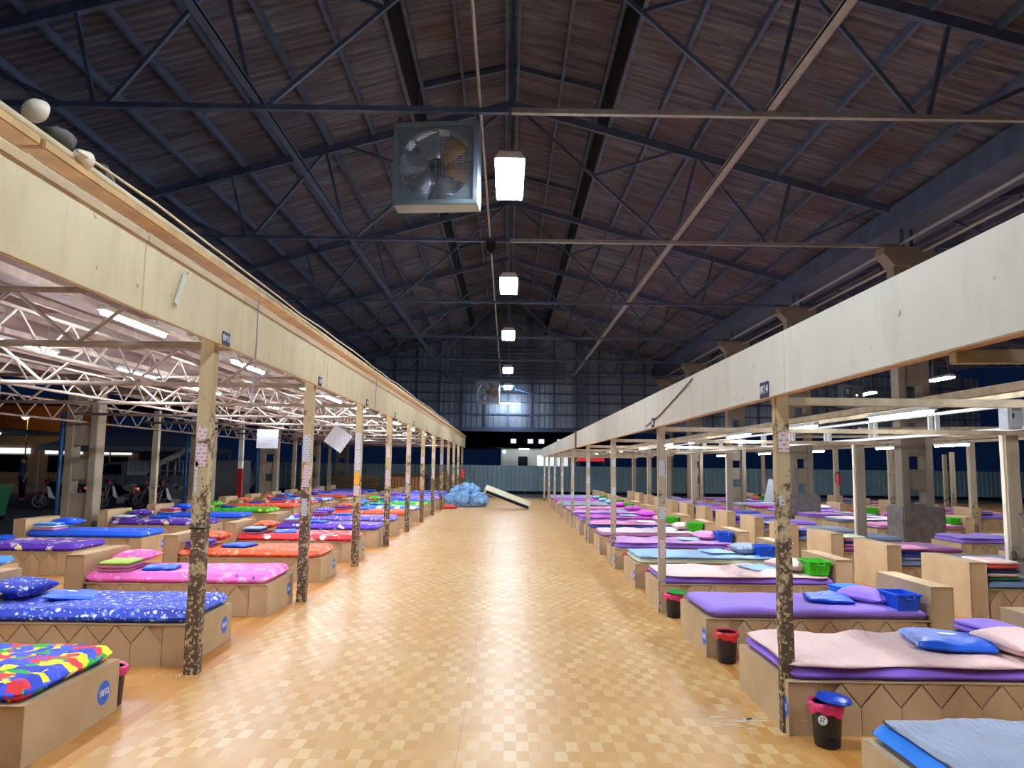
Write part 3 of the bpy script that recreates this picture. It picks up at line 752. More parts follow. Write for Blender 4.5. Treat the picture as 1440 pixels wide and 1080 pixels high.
for x in xs[1:]:
    mb = MB(); mb.box(x + 5.4 - 0.025, x + 5.4 + 0.025, -3, 36.5, cz(x) - 2.9 - 0.03, cz(x) - 2.9 + 0.045); build(mb, 'rafter_batten', TRUSSL, can)
tag(can, 'low brown and white sheet roof of the canopy over the left beds', 'canopy roof')
def lattice(name, L, depth, step, r=0.022):
    t = empty(name)
    mb = MB(); mb.tube([(0, 0, 0), (L, 0, 0)], r * 1.25, 8); build(mb, 'bottom_chord', PIPE, t, True)
    mb = MB(); mb.tube([(0, 0, depth), (L, 0, depth)], r * 1.1, 8); build(mb, 'top_chord', PIPE, t, True)
    n = int(L / step); me1 = None
    for i in range(n):
        a = i * L / n; b = (i + 0.5) * L / n; c = (i + 1) * L / n
        for p, q in (((a, 0, 0), (b, 0, depth)), ((b, 0, depth), (c, 0, 0))):
            mb = MB(); mb.tube([p, q], r * 0.8, 6, False); build(mb, 'web_brace', PIPE, t, True)
    return t
lt0 = lattice('lattice_truss', 6.2, 0.42, 0.95)
for k, y in enumerate(LPY):
    t = lt0 if k == 0 else copy_tree(lt0)
    t.location = (-8.5, y, 2.44)
    tag(t, 'pipe lattice truss crossing under the left canopy, %s from the camera' % ORD[k], 'lattice truss', 'cross trusses under the canopy')
lt1 = lattice('lattice_truss', 37.0, 0.34, 0.8, 0.017)
for k, x in enumerate([-4.2, -6.3, -8.4]):
    t = lt1 if k == 0 else copy_tree(lt1)
    t.location = (x, 2.0, 2.50 if k < 2 else 2.3); t.rotation_euler = (0, 0, PI / 2)
    tag(t, 'long pipe lattice girder running away under the left canopy, %s from the aisle' % ORD[k], 'lattice girder', 'long girders under the canopy')
pm4 = post_mesh(0.13, 0.12, 2.75, 91)
for k, y in enumerate([12.5, 18.4, 24.3, 30.4, 36.4]):
    t = empty('canopy_post', (-8.45, y, 0)); link('post_shaft', pm4, POSTM2 if k != 2 else WHITEST, t)
    if k == 2:
        mb = MB(); mb.box(-0.072, 0.072, -0.067, 0.067, 0, 1.35); build(mb, 'red_band', plain('red_paint', (150, 30, 34), 0.5, 0, 0.1), t)
    tag(t, ('white canopy post with a red painted lower half' if k == 2 else 'slim canopy post at the outer edge of the left beds, %s from the camera' % ORD[k]), 'post', None if k == 2 else 'outer canopy posts')

# ------------------------------------------------------------------ fans
def ring_plate(mb, half, r, z0, z1, n=48):
    sq = []; ci = []
    for i in range(n):
        a = 2 * PI * i / n; c, s_ = math.cos(a), math.sin(a); k = half / max(abs(c), abs(s_))
        sq.append((c * k, s_ * k)); ci.append((c * r, s_ * r))
    vs = []
    for yy in (z0, z1):
        vs += [(x, yy, z) for x, z in sq]; vs += [(x, yy, z) for x, z in ci]
    fs = []
    for i in range(n):
        j = (i + 1) % n
        fs += [(i, j, n + j, n + i), (2 * n + i, 3 * n + i, 3 * n + j, 2 * n + j), (n + i, n + j, 3 * n + j, 3 * n + i), (i, 2 * n + i, 2 * n + j, j)]
    mb.add(vs, fs)
def fan(loc, rot, h, label, top=6.17):
    t = empty('exhaust_fan', loc); t.rotation_euler = rot
    mb = MB(); a = h
    for s in (-1, 1):
        mb.box(s * a, s * (a - 0.015), -0.16, 0.16, -a, a); mb.box(-a, a, -0.16, 0.16, s * a, s * (a - 0.015))
        mb.box(s * a * 1.0, s * (a - 0.06), -0.18, -0.165, -a, a); mb.box(-a, a, -0.18, -0.165, s * a, s * (a - 0.06))
    build(mb, 'frame', FANMET, t, bevel=0.003)
    mb = MB(); ring_plate(mb, a - 0.02, a * 0.86, -0.13, -0.12); build(mb, 'shroud', FANMET, t)
    mb = MB(); mb.lathe([(a * 0.86, -0.12), (a * 0.87, -0.12), (a * 0.87, 0.1), (a * 0.86, 0.1)], 40, M=Matrix.Rotation(-PI / 2, 4, 'X'), cap=False); build(mb, 'duct_ring', FANMET, t, 'auto')
    mb = MB(); n = 38
    for i in range(n):
        z = -a + 0.06 + (2 * a - 0.12) * (i + 0.5) / n; mb.bar((-a + 0.04, -0.155, z), (a - 0.04, -0.155, z), 0.004)
    for i in range(11):
        x = -a + 0.06 + (2 * a - 0.12) * (i + 0.5) / 11; mb.bar((x, -0.15, -a + 0.04), (x, -0.15, a - 0.04), 0.004)
    build(mb, 'guard_grille', WIRE, t)
    for i in range(6):
        mb = MB(); vs = []; ang = R(10 + 60 * i); rr = [0.10, 0.22, 0.36, a * 0.82]
        for r_ in rr:
            for s, wd in ((-1, 0.0), (0, 0.0), (1, 0.0)):
                w_ = (0.05 + 0.30 * r_) * s; tw = 0.55 - 0.35 * r_ / a
                p = Vector((r_, w_ * math.sin(tw) * 0.55, w_ * math.cos(tw)))
                p = Matrix.Rotation(ang, 3, 'Y') @ p; vs.append(p)
        fs = [(k * 3 + j, k * 3 + j + 1, k * 3 + j + 4, k * 3 + j + 3) for k in range(3) for j in range(2)]
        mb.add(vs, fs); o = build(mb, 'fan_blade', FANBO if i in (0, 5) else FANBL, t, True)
        md = o.modifiers.new('thickness', 'SOLIDIFY'); md.thickness = 0.004
    mb = MB(); mb.lathe([(0.02, -0.07), (0.09, -0.06), (0.10, 0.02), (0.10, 0.08)], 20, M=Matrix.Rotation(PI / 2, 4, 'X') ); build(mb, 'hub', CABLE, t, 'auto')
    mb = MB(); mb.box(-0.10, 0.10, 0.06, 0.15, -a + 0.02, 0.06); build(mb, 'motor_mount', FANMET, t, bevel=0.01)
    for s in (-1, 1):
        mb = MB(); mb.bar((s * (a - 0.03), 0, a), (s * (a - 0.03), 0, top - loc[2]), 0.03, 0.03); build(mb, 'hanger', STEEL, t)
    tag(t, label, 'fan'); return t
fan((-0.975, 9.72, 5.46), (0, 0, R(-6)), 0.56, 'large square exhaust fan with wire guard hanging left of the nearest lamp')
fan((-0.88, 33.1, 4.72), (0, 0, R(-4)), 0.50, 'distant square exhaust fan hanging before the far gable wall')
fan((15.1, 33.4, 4.75), (0, R(4), R(8)), 0.52, 'distant tilted square fan in the dim bay on the right')
mb = MB(); mb.tube([(-0.8, 33.0, 5.0 + 0.1), (-0.35, 33.0, 4.98), (0.25, 33.0, 4.85)], 0.03, 6); mb.tube([(-0.25, 33.0, 5.6), (0.1, 33.0, 5.1), (0.4, 33.0, 4.86)], 0.02, 6); mb.tube([(0.3, 33.0, 4.86), (1.2, 33.0, 4.62), (2.4, 33.0, 4.2)], 0.014, 6)
tag(build(mb, 'air_duct_tube', plain('pale_blue_plastic_tube', (90, 150, 226), 0.4), None, True), 'pale blue tubing strung beside the distant fan and far lamps', 'tubing')

# clutter on the near end of the left fascia
mb = MB(); mb.lathe([(0.015, -0.02), (0.05, -0.025), (0.068, 0.0), (0.05, 0.03), (0.015, 0.05)], 20, M=Matrix.Rotation(R(75), 4, 'X')); 
tag(build(mb, 'round_insulator', CREAMW, None, 'auto', loc=(-2.27, 3.48, 3.20)), 'round cream fitting at the top left end of the fascia', 'fitting')
mb = MB(); mb.lathe([(0.02, -0.02), (0.045, -0.02), (0.05, 0.0), (0.02, 0.07)], 20, M=Matrix.Rotation(R(80), 4, 'X'))
tag(build(mb, 'bell_insulator', CREAMW, None, 'auto', loc=(-2.16, 3.72, 3.06)), 'small bell shaped cream fitting on the left fascia edge', 'fitting')
def lump(name, mat, loc, size, seed, label, cat, sub=3, amp=0.35, freq=1.6, kind=None):
    bm = bmesh.new(); bmesh.ops.create_icosphere(bm, subdivisions=sub, radius=1.0)
    for v in bm.verts:
        n_ = noise.noise(v.co * freq + Vector((seed * 7.3, 0, 0))); m_ = noise.noise(v.co * freq * 3 + Vector((0, seed * 3.1, 0)))
        v.co *= 1 + amp * n_ + amp * 0.35 * m_; v.co.z = max(v.co.z, -0.75)
        v.co = Vector((v.co.x * size[0], v.co.y * size[1], v.co.z * size[2]))
    me = bpy.data.meshes.new(name); bm.to_mesh(me); bm.free(); me.shade_smooth()
    o = link(name, me, mat, loc=loc); tag(o, label, cat); return o
lump('rag_bundle', CLUT, (-2.24, 3.62, 3.12), (0.07, 0.09, 0.055), 1, 'grey rag bundle on the fascia cap between the two cream fittings', 'rag')
for k, (y, z, x) in enumerate([(4.02, 3.08, -2.25)]):
    t = empty('cable_coil', (x, y, z))
    mb = MB(); mb.torus((0, 0, 0.02), 0.045, 0.02); mb.torus((0, 0.05, 0.0), 0.04, 0.02, Matrix.Rotation(R(30), 3, 'Z')); build(mb, 'coil', CLUT, t, True)
    tag(t, 'dark coil of cable lying on the cap of the left fascia', 'cable coil')
mb = MB(); mb.box(-0.006, 0.006, -0.018, 0.018, -0.26, 0); mb.tube([(-0.02, 0, 0), (0.02, 0, 0.02)], 0.012)
tag(build(mb, 'metal_bracket', WHITEST, loc=(-2.18, 5.02, 2.80), rot=(R(-28), 0, 0)), 'pale metal strip hanging askew from the left fascia board', 'bracket')
for k, (y, z0, z1) in enumerate([(6.45, 3.04, 2.0), (12.4, 3.04, 2.45)]):
    mb = MB(); mb.tube([(-2.16, y, z0), (-2.165, y + 0.01, (z0 + z1) / 2), (-2.17, y - 0.02, z1)], 0.006, 6)
    tag(build(mb, 'hanging_wire', WIRE), 'pale wire hanging over the left fascia %s' % ('just past the nearest post' if k == 0 else 'at the fourth post'), 'wire')
mb = MB(); pts = []
for i in range(30):
    f = i / 29; y = 3.6 + 24 * f; pts.append((-2.13 + 0.01 * math.sin(i), y, 3.06 + 0.02 * abs(math.sin(i * 1.3))))
mb.tube(pts, 0.008, 5); tag(build(mb, 'loose_cable', plain('cream_cable', (206, 190, 160), 0.5)), 'thin cream cable running loosely along the left fascia top', 'cable')
mb = MB(); pts = [(-2.26 + 0.0, 6.3 + 0.9 * t_, 2.42 - 0.10 * math.sin(PI * t_)) for t_ in [i / 10 for i in range(11)]]
mb.tube(pts, 0.008, 5); tag(build(mb, 'loose_cable', WIRE), 'short slack cable under the left fascia behind the nearest post', 'cable')
mb = MB(); mb.tube([(1.61, 6.62, 2.33), (1.612, 7.3, 2.22), (1.612, 8.1, 2.10), (1.612, 8.9, 2.03)], 0.005, 5); tag(build(mb, 'loose_cable', CABLE), 'thin dark cable sagging across the right fascia', 'cable')
# hanging paper signs
mb = MB(); mb.box(-0.16, 0.16, -0.002, 0.002, -0.16, 0.16)
t = build(mb, 'paper_sign', POSTERB, loc=(-2.62, 11.8, 1.93), rot=(0, R(35), 0)); tag(t, 'white paper sign hanging diamond wise behind the third left post', 'sign')
mb = MB(); mb.tube([(0, 0, 0.13), (0.0, 0, 0.52)], 0.003, 4); build(mb, 'string', WIRE, t, rot=(0, R(-35), 0))
mb = MB(); mb.box(-0.25, 0.25, -0.002, 0.002, -0.22, 0.22); t = build(mb, 'paper_sign', POSTERB, loc=(-5.6, 17.81, 2.1)); tag(t, 'white paper sheet hanging deep under the left canopy', 'sign')
mb = MB(); mb.tube([(0, 0, 0.2), (0, 0, 0.36)], 0.003, 4); build(mb, 'string', WIRE, t)

# ------------------------------------------------------------------ cardboard beds
BL, BW, BH, HH = 2.07, 0.95, 0.31, 0.59
def wob(u, v, seed, f=3.0): return noise.noise(Vector((u * f, v * f, seed * 5.17)))
def pleat_mesh(sgn):
    """accordion side of the bed: pentagon flaps and folded triangles"""
    mb = MB(); n = 7; x0, x1 = 0.20, 1.86; st = (x1 - x0) / n; yo = 0.462; H = BH - 0.012
    mb.box(x0, x1, min(sgn * 0.425, sgn * 0.435), max(sgn * 0.425, sgn * 0.435), 0.0, H)
    for i in range(n):
        a = x0 + i * st + 0.004; c = x0 + (i + 1) * st - 0.004; m_ = (a + c) / 2; sh = 0.155
        for (p, q) in ((a, m_), (m_, c)):
            ys = {a: yo - 0.014, c: yo - 0.003, m_: yo}
            poly = [(p, 0.0), (q, 0.0), (q, H - 0.003 if q == m_ else sh), (p, H - 0.003 if p == m_ else sh)]
            vs = [(x, sgn * ys[x], z) for x, z in poly] + [(x, sgn * (ys[x] - 0.006), z) for x, z in poly]
            mb.add(vs, [(0, 1, 2, 3), (7, 6, 5, 4), (0, 4, 5, 1), (1, 5, 6, 2), (2, 6, 7, 3), (3, 7, 4, 0)])
        if i < n - 1:
            m2 = m_ + st; e = x0 + (i + 1) * st
            poly = [(m_ + 0.006, H), (m2 - 0.006, H), (e, 0.165)]; yy = [yo + 0.002, yo - 0.004, yo - 0.018]
            vs = [(x, sgn * y_, z) for (x, z), y_ in zip(poly, yy)] + [(x, sgn * (y_ - 0.006), z) for (x, z), y_ in zip(poly, yy)]
            mb.add(vs, [(0, 1, 2), (5, 4, 3), (0, 3, 4, 1), (1, 4, 5, 2), (2, 5, 3, 0)])
    return mb.mesh('pleated_side')
def carton(x0, x1, w, h, rec=0.014, tabs=True):
    mb = MB(); t_ = 0.006
    mb.box(x0, x0 + t_, -w / 2, w / 2, 0, h); mb.box(x1 - t_, x1, -w / 2, w / 2, 0, h); mb.box(x0 + t_, x1 - t_, -w / 2, w / 2, h - t_, h)
    for s in (-1, 1):
        y = s * (w / 2 - rec); mb.box(x0 + t_, x1 - t_, min(y, y - s * t_), max(y, y - s * t_), 0, h - t_)
        if tabs:
            y = s * (w / 2 - rec + 0.006); mb.box((x0 + x1) / 2 - 0.02, (x0 + x1) / 2 + 0.02, min(y, y - s * 0.006), max(y, y - s * 0.006), 0.03, 0.09)
    return mb
me_foot = carton(0.0, 0.20, BW, BH).mesh('foot_box', False, 0.0015)
me_head = carton(1.88, 2.07, BW, HH).mesh('headboard', False, 0.0015)
mb = MB(); mb.box(0.20, 1.88, -0.466, 0.466, BH - 0.008, BH); me_deck = mb.mesh('deck')
me_pl = pleat_mesh(-1); me_pr = pleat_mesh(1)
mb = MB(); mb.prism([(0.07 * math.cos(a), 0.07 * math.sin(a)) for a in [2 * PI * i / 28 for i in range(28)]], -0.0015, 0, 'x'); me_stick = mb.mesh('number_sticker')
mb = MB()
for a, b in ((-0.045, -0.034), (-0.022, -0.004), (0.014, 0.022), (0.03, 0.046)): mb.box(-0.0022, -0.0015, a, b, -0.02, 0.02)
me_num = mb.mesh('printed_number')
def make_bed():
    t = empty('cardboard_bed')
    link('foot_box', me_foot, CARD, t); link('headboard', me_head, CARD, t); link('deck', me_deck, CARD, t)
    link('pleated_side', me_pl, CARD, t); link('pleated_side', me_pr, CARD, t)
    s = link('number_sticker', me_stick, STICK, t, loc=(0, 0, 0.155)); link('printed_number', me_num, WHITE, s)
    return t
PROTO = make_bed(); USED = [False]

def slab_mesh(name, L, W, T, seed, pe=(14, 9), amp=0.008, nx=30, ny=16, freq=2.6, flat=True, ep=0.5):
    """soft slab, centre of its underside at the origin"""
    mb = MB(); us = [math.sin(PI / 2 * (2 * i / nx - 1)) * 0.35 + (2 * i / nx - 1) * 0.65 for i in range(nx + 1)]
    vs_ = [math.sin(PI / 2 * (2 * j / ny - 1)) * 0.35 + (2 * j / ny - 1) * 0.65 for j in range(ny + 1)]
    top = []; bot = []
    for u in us:
        for v in vs_:
            e = (1 - abs(u) ** pe[0]) ** ep * (1 - abs(v) ** pe[1]) ** ep
            nz = wob(u * L / 2, v * W / 2, seed, freq) * amp + wob(u * L, v * W, seed + 3, freq * 2.3) * amp * 0.4
            cr = 1 - (abs(u) * abs(v)) ** 14 * 0.035 if L > 1 else 1
            x = u * L / 2 * (1 - (1 - cr) * 0.6) + wob(v, u, seed + 9, 1.4) * amp * 0.8; y = v * W / 2 * cr + wob(u * 2, v, seed + 5, 1.6) * amp * 1.2
            mid = T * 0.46
            top.append((x, y, mid + (T - mid) * e + nz * e)); bot.append((x, y, mid * (1 - e ** (0.6 if flat else 1))))
    n = (nx + 1) * (ny + 1); fs = []
    for i in range(nx):
        for j in range(ny):
            a = i * (ny + 1) + j; b = a + ny + 1
            fs.append((a, b, b + 1, a + 1)); fs.append((n + a, n + a + 1, n + b + 1, n + b))
    rim = [j for j in range(ny + 1)] + [i * (ny + 1) + ny for i in range(1, nx + 1)] + [nx * (ny + 1) + j for j in range(ny - 1, -1, -1)] + [i * (ny + 1) for i in range(nx - 1, 0, -1)]
    for k in range(len(rim)):
        a, b = rim[k], rim[(k + 1) % len(rim)]; fs.append((a, b, n + b, n + a))
    mb.add(top + bot, fs); return mb.mesh(name, True)
me_matt = [slab_mesh('mattress', 1.86, 0.93, 0.10, s, pe=(34, 20), amp=0.017, ep=0.42) for s in range(4)]
me_matr = [slab_mesh('mattress', 1.86, 0.93, 0.078, 10 + s, pe=(34, 20), amp=0.013, ep=0.42) for s in range(4)]
me_quilt = [slab_mesh('quilt', 1.80, 0.95, 0.030, 20 + s, amp=0.034, nx=44, ny=22, freq=4.5) for s in range(4)]
me_pil = [slab_mesh('pillow', 0.34, 0.50, 0.13, 30 + s, pe=(2.6, 2.8), amp=0.02, nx=16, ny=18, flat=False) for s in range(3)]
me_fold = [slab_mesh('folded_layer', 0.30, 0.40, 0.034, 40 + s, pe=(10, 10), amp=0.008, nx=12, ny=12) for s in range(4)]
me_bag = [slab_mesh('bag_body', 0.42, 0.46, 0.055, 50 + s, pe=(7, 7), amp=0.03, nx=18, ny=18, freq=3.4) for s in range(3)]
me_towel = slab_mesh('towel', 0.36, 0.50, 0.02, 61, amp=0.012, nx=14, ny=16, freq=5)
mb = MB(); mb.prism([(0.05 * math.cos(a), 0.022 * math.sin(a)) for a in [2 * PI * i / 16 for i in range(16)]], 0.0, 0.002, 'z'); me_logo = mb.mesh('printed_mark')
def basket_mesh():
    mb = MB(); a0, b0, a1, b1, h = 0.085, 0.12, 0.10, 0.145, 0.13
    def ringz(z): f = z / h; return a0 + (a1 - a0) * f, b0 + (b1 - b0) * f
    mb.box(-a0, a0, -b0, b0, 0, 0.006)
    for s in (-1, 1):
        mb.add([(s * (a0 - .006), -b0, 0), (s * (a0 - .006), b0, 0), (s * (a1 - .006), b1, h), (s * (a1 - .006), -b1, h)], [(0, 1, 2, 3)]); mb.add([(-a0, s * (b0 - .006), 0), (a0, s * (b0 - .006), 0), (a1, s * (b1 - .006), h), (-a1, s * (b1 - .006), h)], [(0, 1, 2, 3)])
    for k in range(5):
        z0 = 0.0 + k * 0.028; z1 = z0 + 0.018 if k < 4 else h
        A, B = ringz(z0); A2, B2 = ringz(z1)
        for s in (-1, 1):
            mb.add([(s * A, -B, z0), (s * A, B, z0), (s * A2, B2, z1), (s * A2, -B2, z1), (s * (A - .004), -B, z0), (s * (A - .004), B, z0), (s * (A2 - .004), B2, z1), (s * (A2 - .004), -B2, z1)], [(0, 1, 2, 3), (7, 6, 5, 4), (0, 4, 5, 1), (1, 5, 6, 2), (2, 6, 7, 3), (3, 7, 4, 0)])
            mb.add([(-A, s * B, z0), (A, s * B, z0), (A2, s * B2, z1), (-A2, s * B2, z1), (-A, s * (B - .004), z0), (A, s * (B - .004), z0), (A2, s * (B2 - .004), z1), (-A2, s * (B2 - .004), z1)], [(0, 1, 2, 3), (7, 6, 5, 4), (0, 4, 5, 1), (1, 5, 6, 2), (2, 6, 7, 3), (3, 7, 4, 0)])
    for i in range(7):
        y = -b0 + 2 * b0 * i / 6
        for s in (-1, 1): mb.bar((s * a0, y, 0), (s * a1, y * 1.18, h), 0.008, 0.004)
    for i in range(5):
        x = -a0 + 2 * a0 * i / 4
        for s in (-1, 1): mb.bar((x, s * b0, 0), (x * 1.15, s * b1, h), 0.008, 0.004)
    body = mb.mesh('basket_body')
    mb = MB(); c = [(-a1 - .008, -b1 - .008), (a1 + .008, -b1 - .008), (a1 + .008, b1 + .008), (-a1 - .008, b1 + .008)]
    for i in range(4): p, q = c[i], c[(i + 1) % 4]; mb.bar((*p, h), (*q, h), 0.016, 0.014)
    rim = mb.mesh('basket_rim', False, 0.003)
    mb = MB()
    for s in (-1, 1): mb.tube([(-0.03, s * (b1 + 0.008), h), (-0.035, s * (b1 + 0.03), h - 0.03), (0.035, s * (b1 + 0.03), h - 0.03), (0.03, s * (b1 + 0.008), h)], 0.006, 6)
    return body, rim, mb.mesh('basket_handle', True)
me_bb, me_br, me_bhd = basket_mesh()
COUNT = {}
rs = random.Random(21)
class Bed:
    def __init__(b, row, k, xf, yc, s, tilt=0.0):
        b.row, b.k, b.xf, b.yc, b.s = row, k, xf, yc, s
        b.rz = (0 if s > 0 else PI)
        b.where = 'on the %s bed of the %s' % (ORD[k], row)
        t = PROTO if not USED[0] else copy_tree(PROTO); USED[0] = True
        b.root = t; t.location = (xf, yc, 0); t.rotation_euler = (0, 0, b.rz)
        for ch in t.children:
            if ch.name.startswith('number_sticker'):
                ch.location.y = (0.30 if row.startswith('left') else (0.40 if row.startswith('right aisle') else 0.3)) * (-1 if s < 0 else -1)
        b.top = BH
    def w(b, u, v, z): return (b.xf + b.s * u, b.yc + v, z)
    def mattress(b, key, desc, left=False, thick=None):
        me = (me_matt if left else me_matr)[b.k % 4]
        o = link('mattress', me, P[key], loc=b.w(0.955, 0, BH + 0.001), rot=(0, 0, b.rz + rs.uniform(-0.008, 0.008)))
        tag(o, '%s mattress %s' % (desc, b.where), 'mattress', 'mattresses'); b.top = BH + (0.095 if left else 0.075); b.mt = desc
        tag(b.root, 'cardboard bed under the %s mattress, %s of the %s' % (desc, ORD[b.k], b.row), 'bed', 'cardboard beds, ' + b.row)
        return b
    def quilt(b, key, desc, u=0.93):
        o = link('quilt', me_quilt[(b.k + 1) % 4], P[key], loc=b.w(u, 0, b.top - 0.003), rot=(0, 0, b.rz + rs.uniform(-0.008, 0.008)))
        tag(o, '%s quilt spread %s' % (desc, b.where), 'quilt', 'quilts'); b.top += 0.030; return b
    def pillow(b, key, desc, u=1.66, v=0.12, dz=0.0, rx=0.0, rz=0.0, sc_=1.0):
        o = link('pillow', me_pil[b.k % 3], P[key], loc=b.w(u, v, b.top + 0.002 + dz), rot=(rx, 0, b.rz + rz)); o.scale = (sc_,) * 3
        tag(o, '%s pillow %s' % (desc, b.where), 'pillow', 'pillows'); return b
    def stack(b, keys, desc, u=1.70, v=-0.22, rz=0.0, sc_=1.0):
        t = empty('folded_blanket', b.w(u, v, b.top + 0.002), b.rz + rz); t.scale = (sc_,) * 3
        for i, key in enumerate(keys): link('folded_layer', me_fold[(i + b.k) % 4], P[key], t, loc=(0, 0, 0.034 * i))
        tag(t, '%s folded blanket %s' % (desc, b.where), 'blanket', 'folded blankets'); return b
    def bag(b, u=1.28, v=0.02, rz=0.0, ry=0.0, sc_=1.0, dz=0.0):
        t = empty('flat_bag', b.w(u, v, b.top + 0.003 + dz), b.rz + rz); t.rotation_euler = (0, ry, b.rz + rz); t.scale = (sc_,) * 3
        link('bag_body', me_bag[b.k % 3], BAG, t); link('printed_mark', me_logo, WHITE, t, loc=(0, 0, 0.058))
        tag(t, 'bright blue folded bag lying %s' % b.where, 'bag', 'blue bags'); return b
    def basket(b, mat, desc, u=1.72, v=-0.28, rz=0.0, sc_=1.0):
        t = empty('basket', b.w(u, v, b.top + 0.001), b.rz + rz); t.scale = (sc_,) * 3
        link('basket_body', me_bb, mat, t); link('basket_rim', me_br, mat, t); link('basket_handle', me_bhd, mat, t)
        tag(t, '%s plastic basket %s' % (desc, b.where), 'basket', 'baskets'); return b
    def towel(b, key, desc, u=1.4, v=0.1, rz=0.0):
        o = link('towel', me_towel, P[key], loc=b.w(u, v, b.top + 0.002), rot=(0, 0, b.rz + rz))
        tag(o, '%s towel spread flat %s' % (desc, b.where), 'towel', 'towels'); return b

LA, LB_ = 'left aisle row', 'left outer row'
RA_, RB_, RC_, RD_ = 'right aisle row', 'right second row', 'right third row', 'right outer row'
XL = -2.42
# left aisle row: near edge y of each bed
left = [(4.01, 'puzzle', 'puzzle patterned'), (5.98, 'navy', 'navy star printed'), (7.93, 'pink', 'pink flowery'), (10.15, 'orange', 'orange teddy printed'),
        (12.3, 'red', 'red and white'), (14.45, 'purplecloud', 'purple cloud printed'), (16.65, 'lavprint', 'lavender speckled'), (18.8, 'orange', 'orange printed'),
        (20.95, 'skywhite', 'sky blue'), (23.05, 'green', 'green and yellow'), (25.1, 'bluegreen', 'blue and green'), (27.2, 'violet', 'violet'), (29.3, 'lavprint', 'pale lavender'),
        (31.4, 'royal', 'royal blue'), (33.5, 'purplecloud', 'purple')]
for k, (y, key, d) in enumerate(left):
    b = Bed(LA, k, XL, y + BW / 2, -1).mattress(key, d, True)
    if k == 0: b.pillow('puzzle', 'puzzle patterned', 1.66, 0.1)
    elif k == 1:
        b.pillow('navy', 'navy star printed', 1.66, 0.1, sc_=1.15).bag(1.22, 0.10, 0.35, -0.10, 0.85).stack(['beige', 'navyp', 'beige'], 'beige and navy', 1.72, -0.30, 0.1, 0.8)
        b.root.children
    elif k == 2: b.stack(['pinkl', 'pinkl', 'limestripe'], 'pink and lime striped', 1.62, -0.22, 0.05, 1.05).pillow('pink', 'pink flowery', 1.66, 0.22, 0.04).bag(1.24, -0.12, 0.2, 0, 0.8)
    elif k == 3: b.stack(['mauve', 'lavprint', 'purplecloud'], 'mauve', 1.66, -0.24, 0.0, 1.0).pillow('orange', 'orange printed', 1.64, 0.2, 0.05).bag(1.2, -0.1, -0.2, 0, 0.85)
    elif k == 4: b.stack(['pinkl', 'navyp', 'ltblue'], 'pink and light blue', 1.66, -0.2, 0.0, 1.0).pillow('orange', 'orange red', 1.6, 0.2, 0.05).bag(1.22, 0.0, 0.2, 0, 0.85)
    elif k < 12:
        c1 = rs.choice([['red', 'pinkl', 'purplecloud'], ['royal', 'whitecl', 'coral'], ['purple', 'pinkl', 'ltblue']])
        b.stack(c1, {'red': 'red and purple', 'royal': 'blue and coral', 'purple': 'purple and pink'}[c1[0]], 1.66, -0.2, 0.0, 0.9).pillow(key, d, 1.64, 0.2, 0.03).bag(1.2, rs.uniform(-0.1, 0.1), rs.uniform(-0.3, 0.3), 0, 0.85)
# left outer row
lout = [(8.42, 'skywhite', 'sky blue and white'), (10.5, 'purpledog', 'purple dog printed'), (12.46, 'royal', 'royal blue plane printed'), (15.0, 'purpledog', 'purple flower printed'),
        (17.0, 'royal', 'bright blue'), (19.1, 'green', 'green and yellow'), (21.2, 'orange', 'orange printed'), (23.3, 'red', 'red patterned'), (25.4, 'skywhite', 'light blue'),
        (27.5, 'orange', 'orange'), (29.6, 'violet', 'violet'), (31.7, 'lavprint', 'lavender'), (33.8, 'royal', 'blue')]
for k, (y, key, d) in enumerate(lout):
    b = Bed(LB_, k, -5.86, y + BW / 2, -1).mattress(key, d, True)
    if k == 0: b.bag(1.2, 0, 0.3, 0, 0.9)
    elif k == 1: b.bag(1.45, 0.1, 0.3, 0, 0.95)
    elif k == 2: b.stack(['pinkl', 'whitecl', 'skywhite'], 'pink white and sky blue', 1.62, -0.2, 0.0, 1.15).pillow('royal', 'blue', 1.55, 0.15, 0.05).basket(GREENPL, 'green', 1.72, 0.33)
    elif k == 3: b.stack(['purpledog', 'whitecl'], 'purple and white', 1.66, -0.2, 0, 1.1).pillow('purpledog', 'purple flower printed', 1.5, 0.12, 0.04).bag(1.12, 0.1, 0.3, 0, 0.9).basket(GREENPL, 'green', 1.72, 0.33)
    elif k == 4: b.stack(['whitecl', 'coral', 'pinkl'], 'coral and white', 1.64, -0.2, 0, 1.1).pillow('royal', 'bright blue', 1.5, 0.15, 0.06)
    elif k < 11:
        b.stack(rs.choice([['red', 'pinkl', 'purplecloud'], ['royal', 'whitecl', 'coral'], ['limestripe', 'pinkl', 'green']]), ['mixed', 'layered'][k % 2] + ' colour', 1.66, -0.2, 0, 0.95).pillow(key, d, 1.62, 0.2, 0.02).bag(1.2, 0.0, rs.uniform(-0.3, 0.3), 0, 0.85)
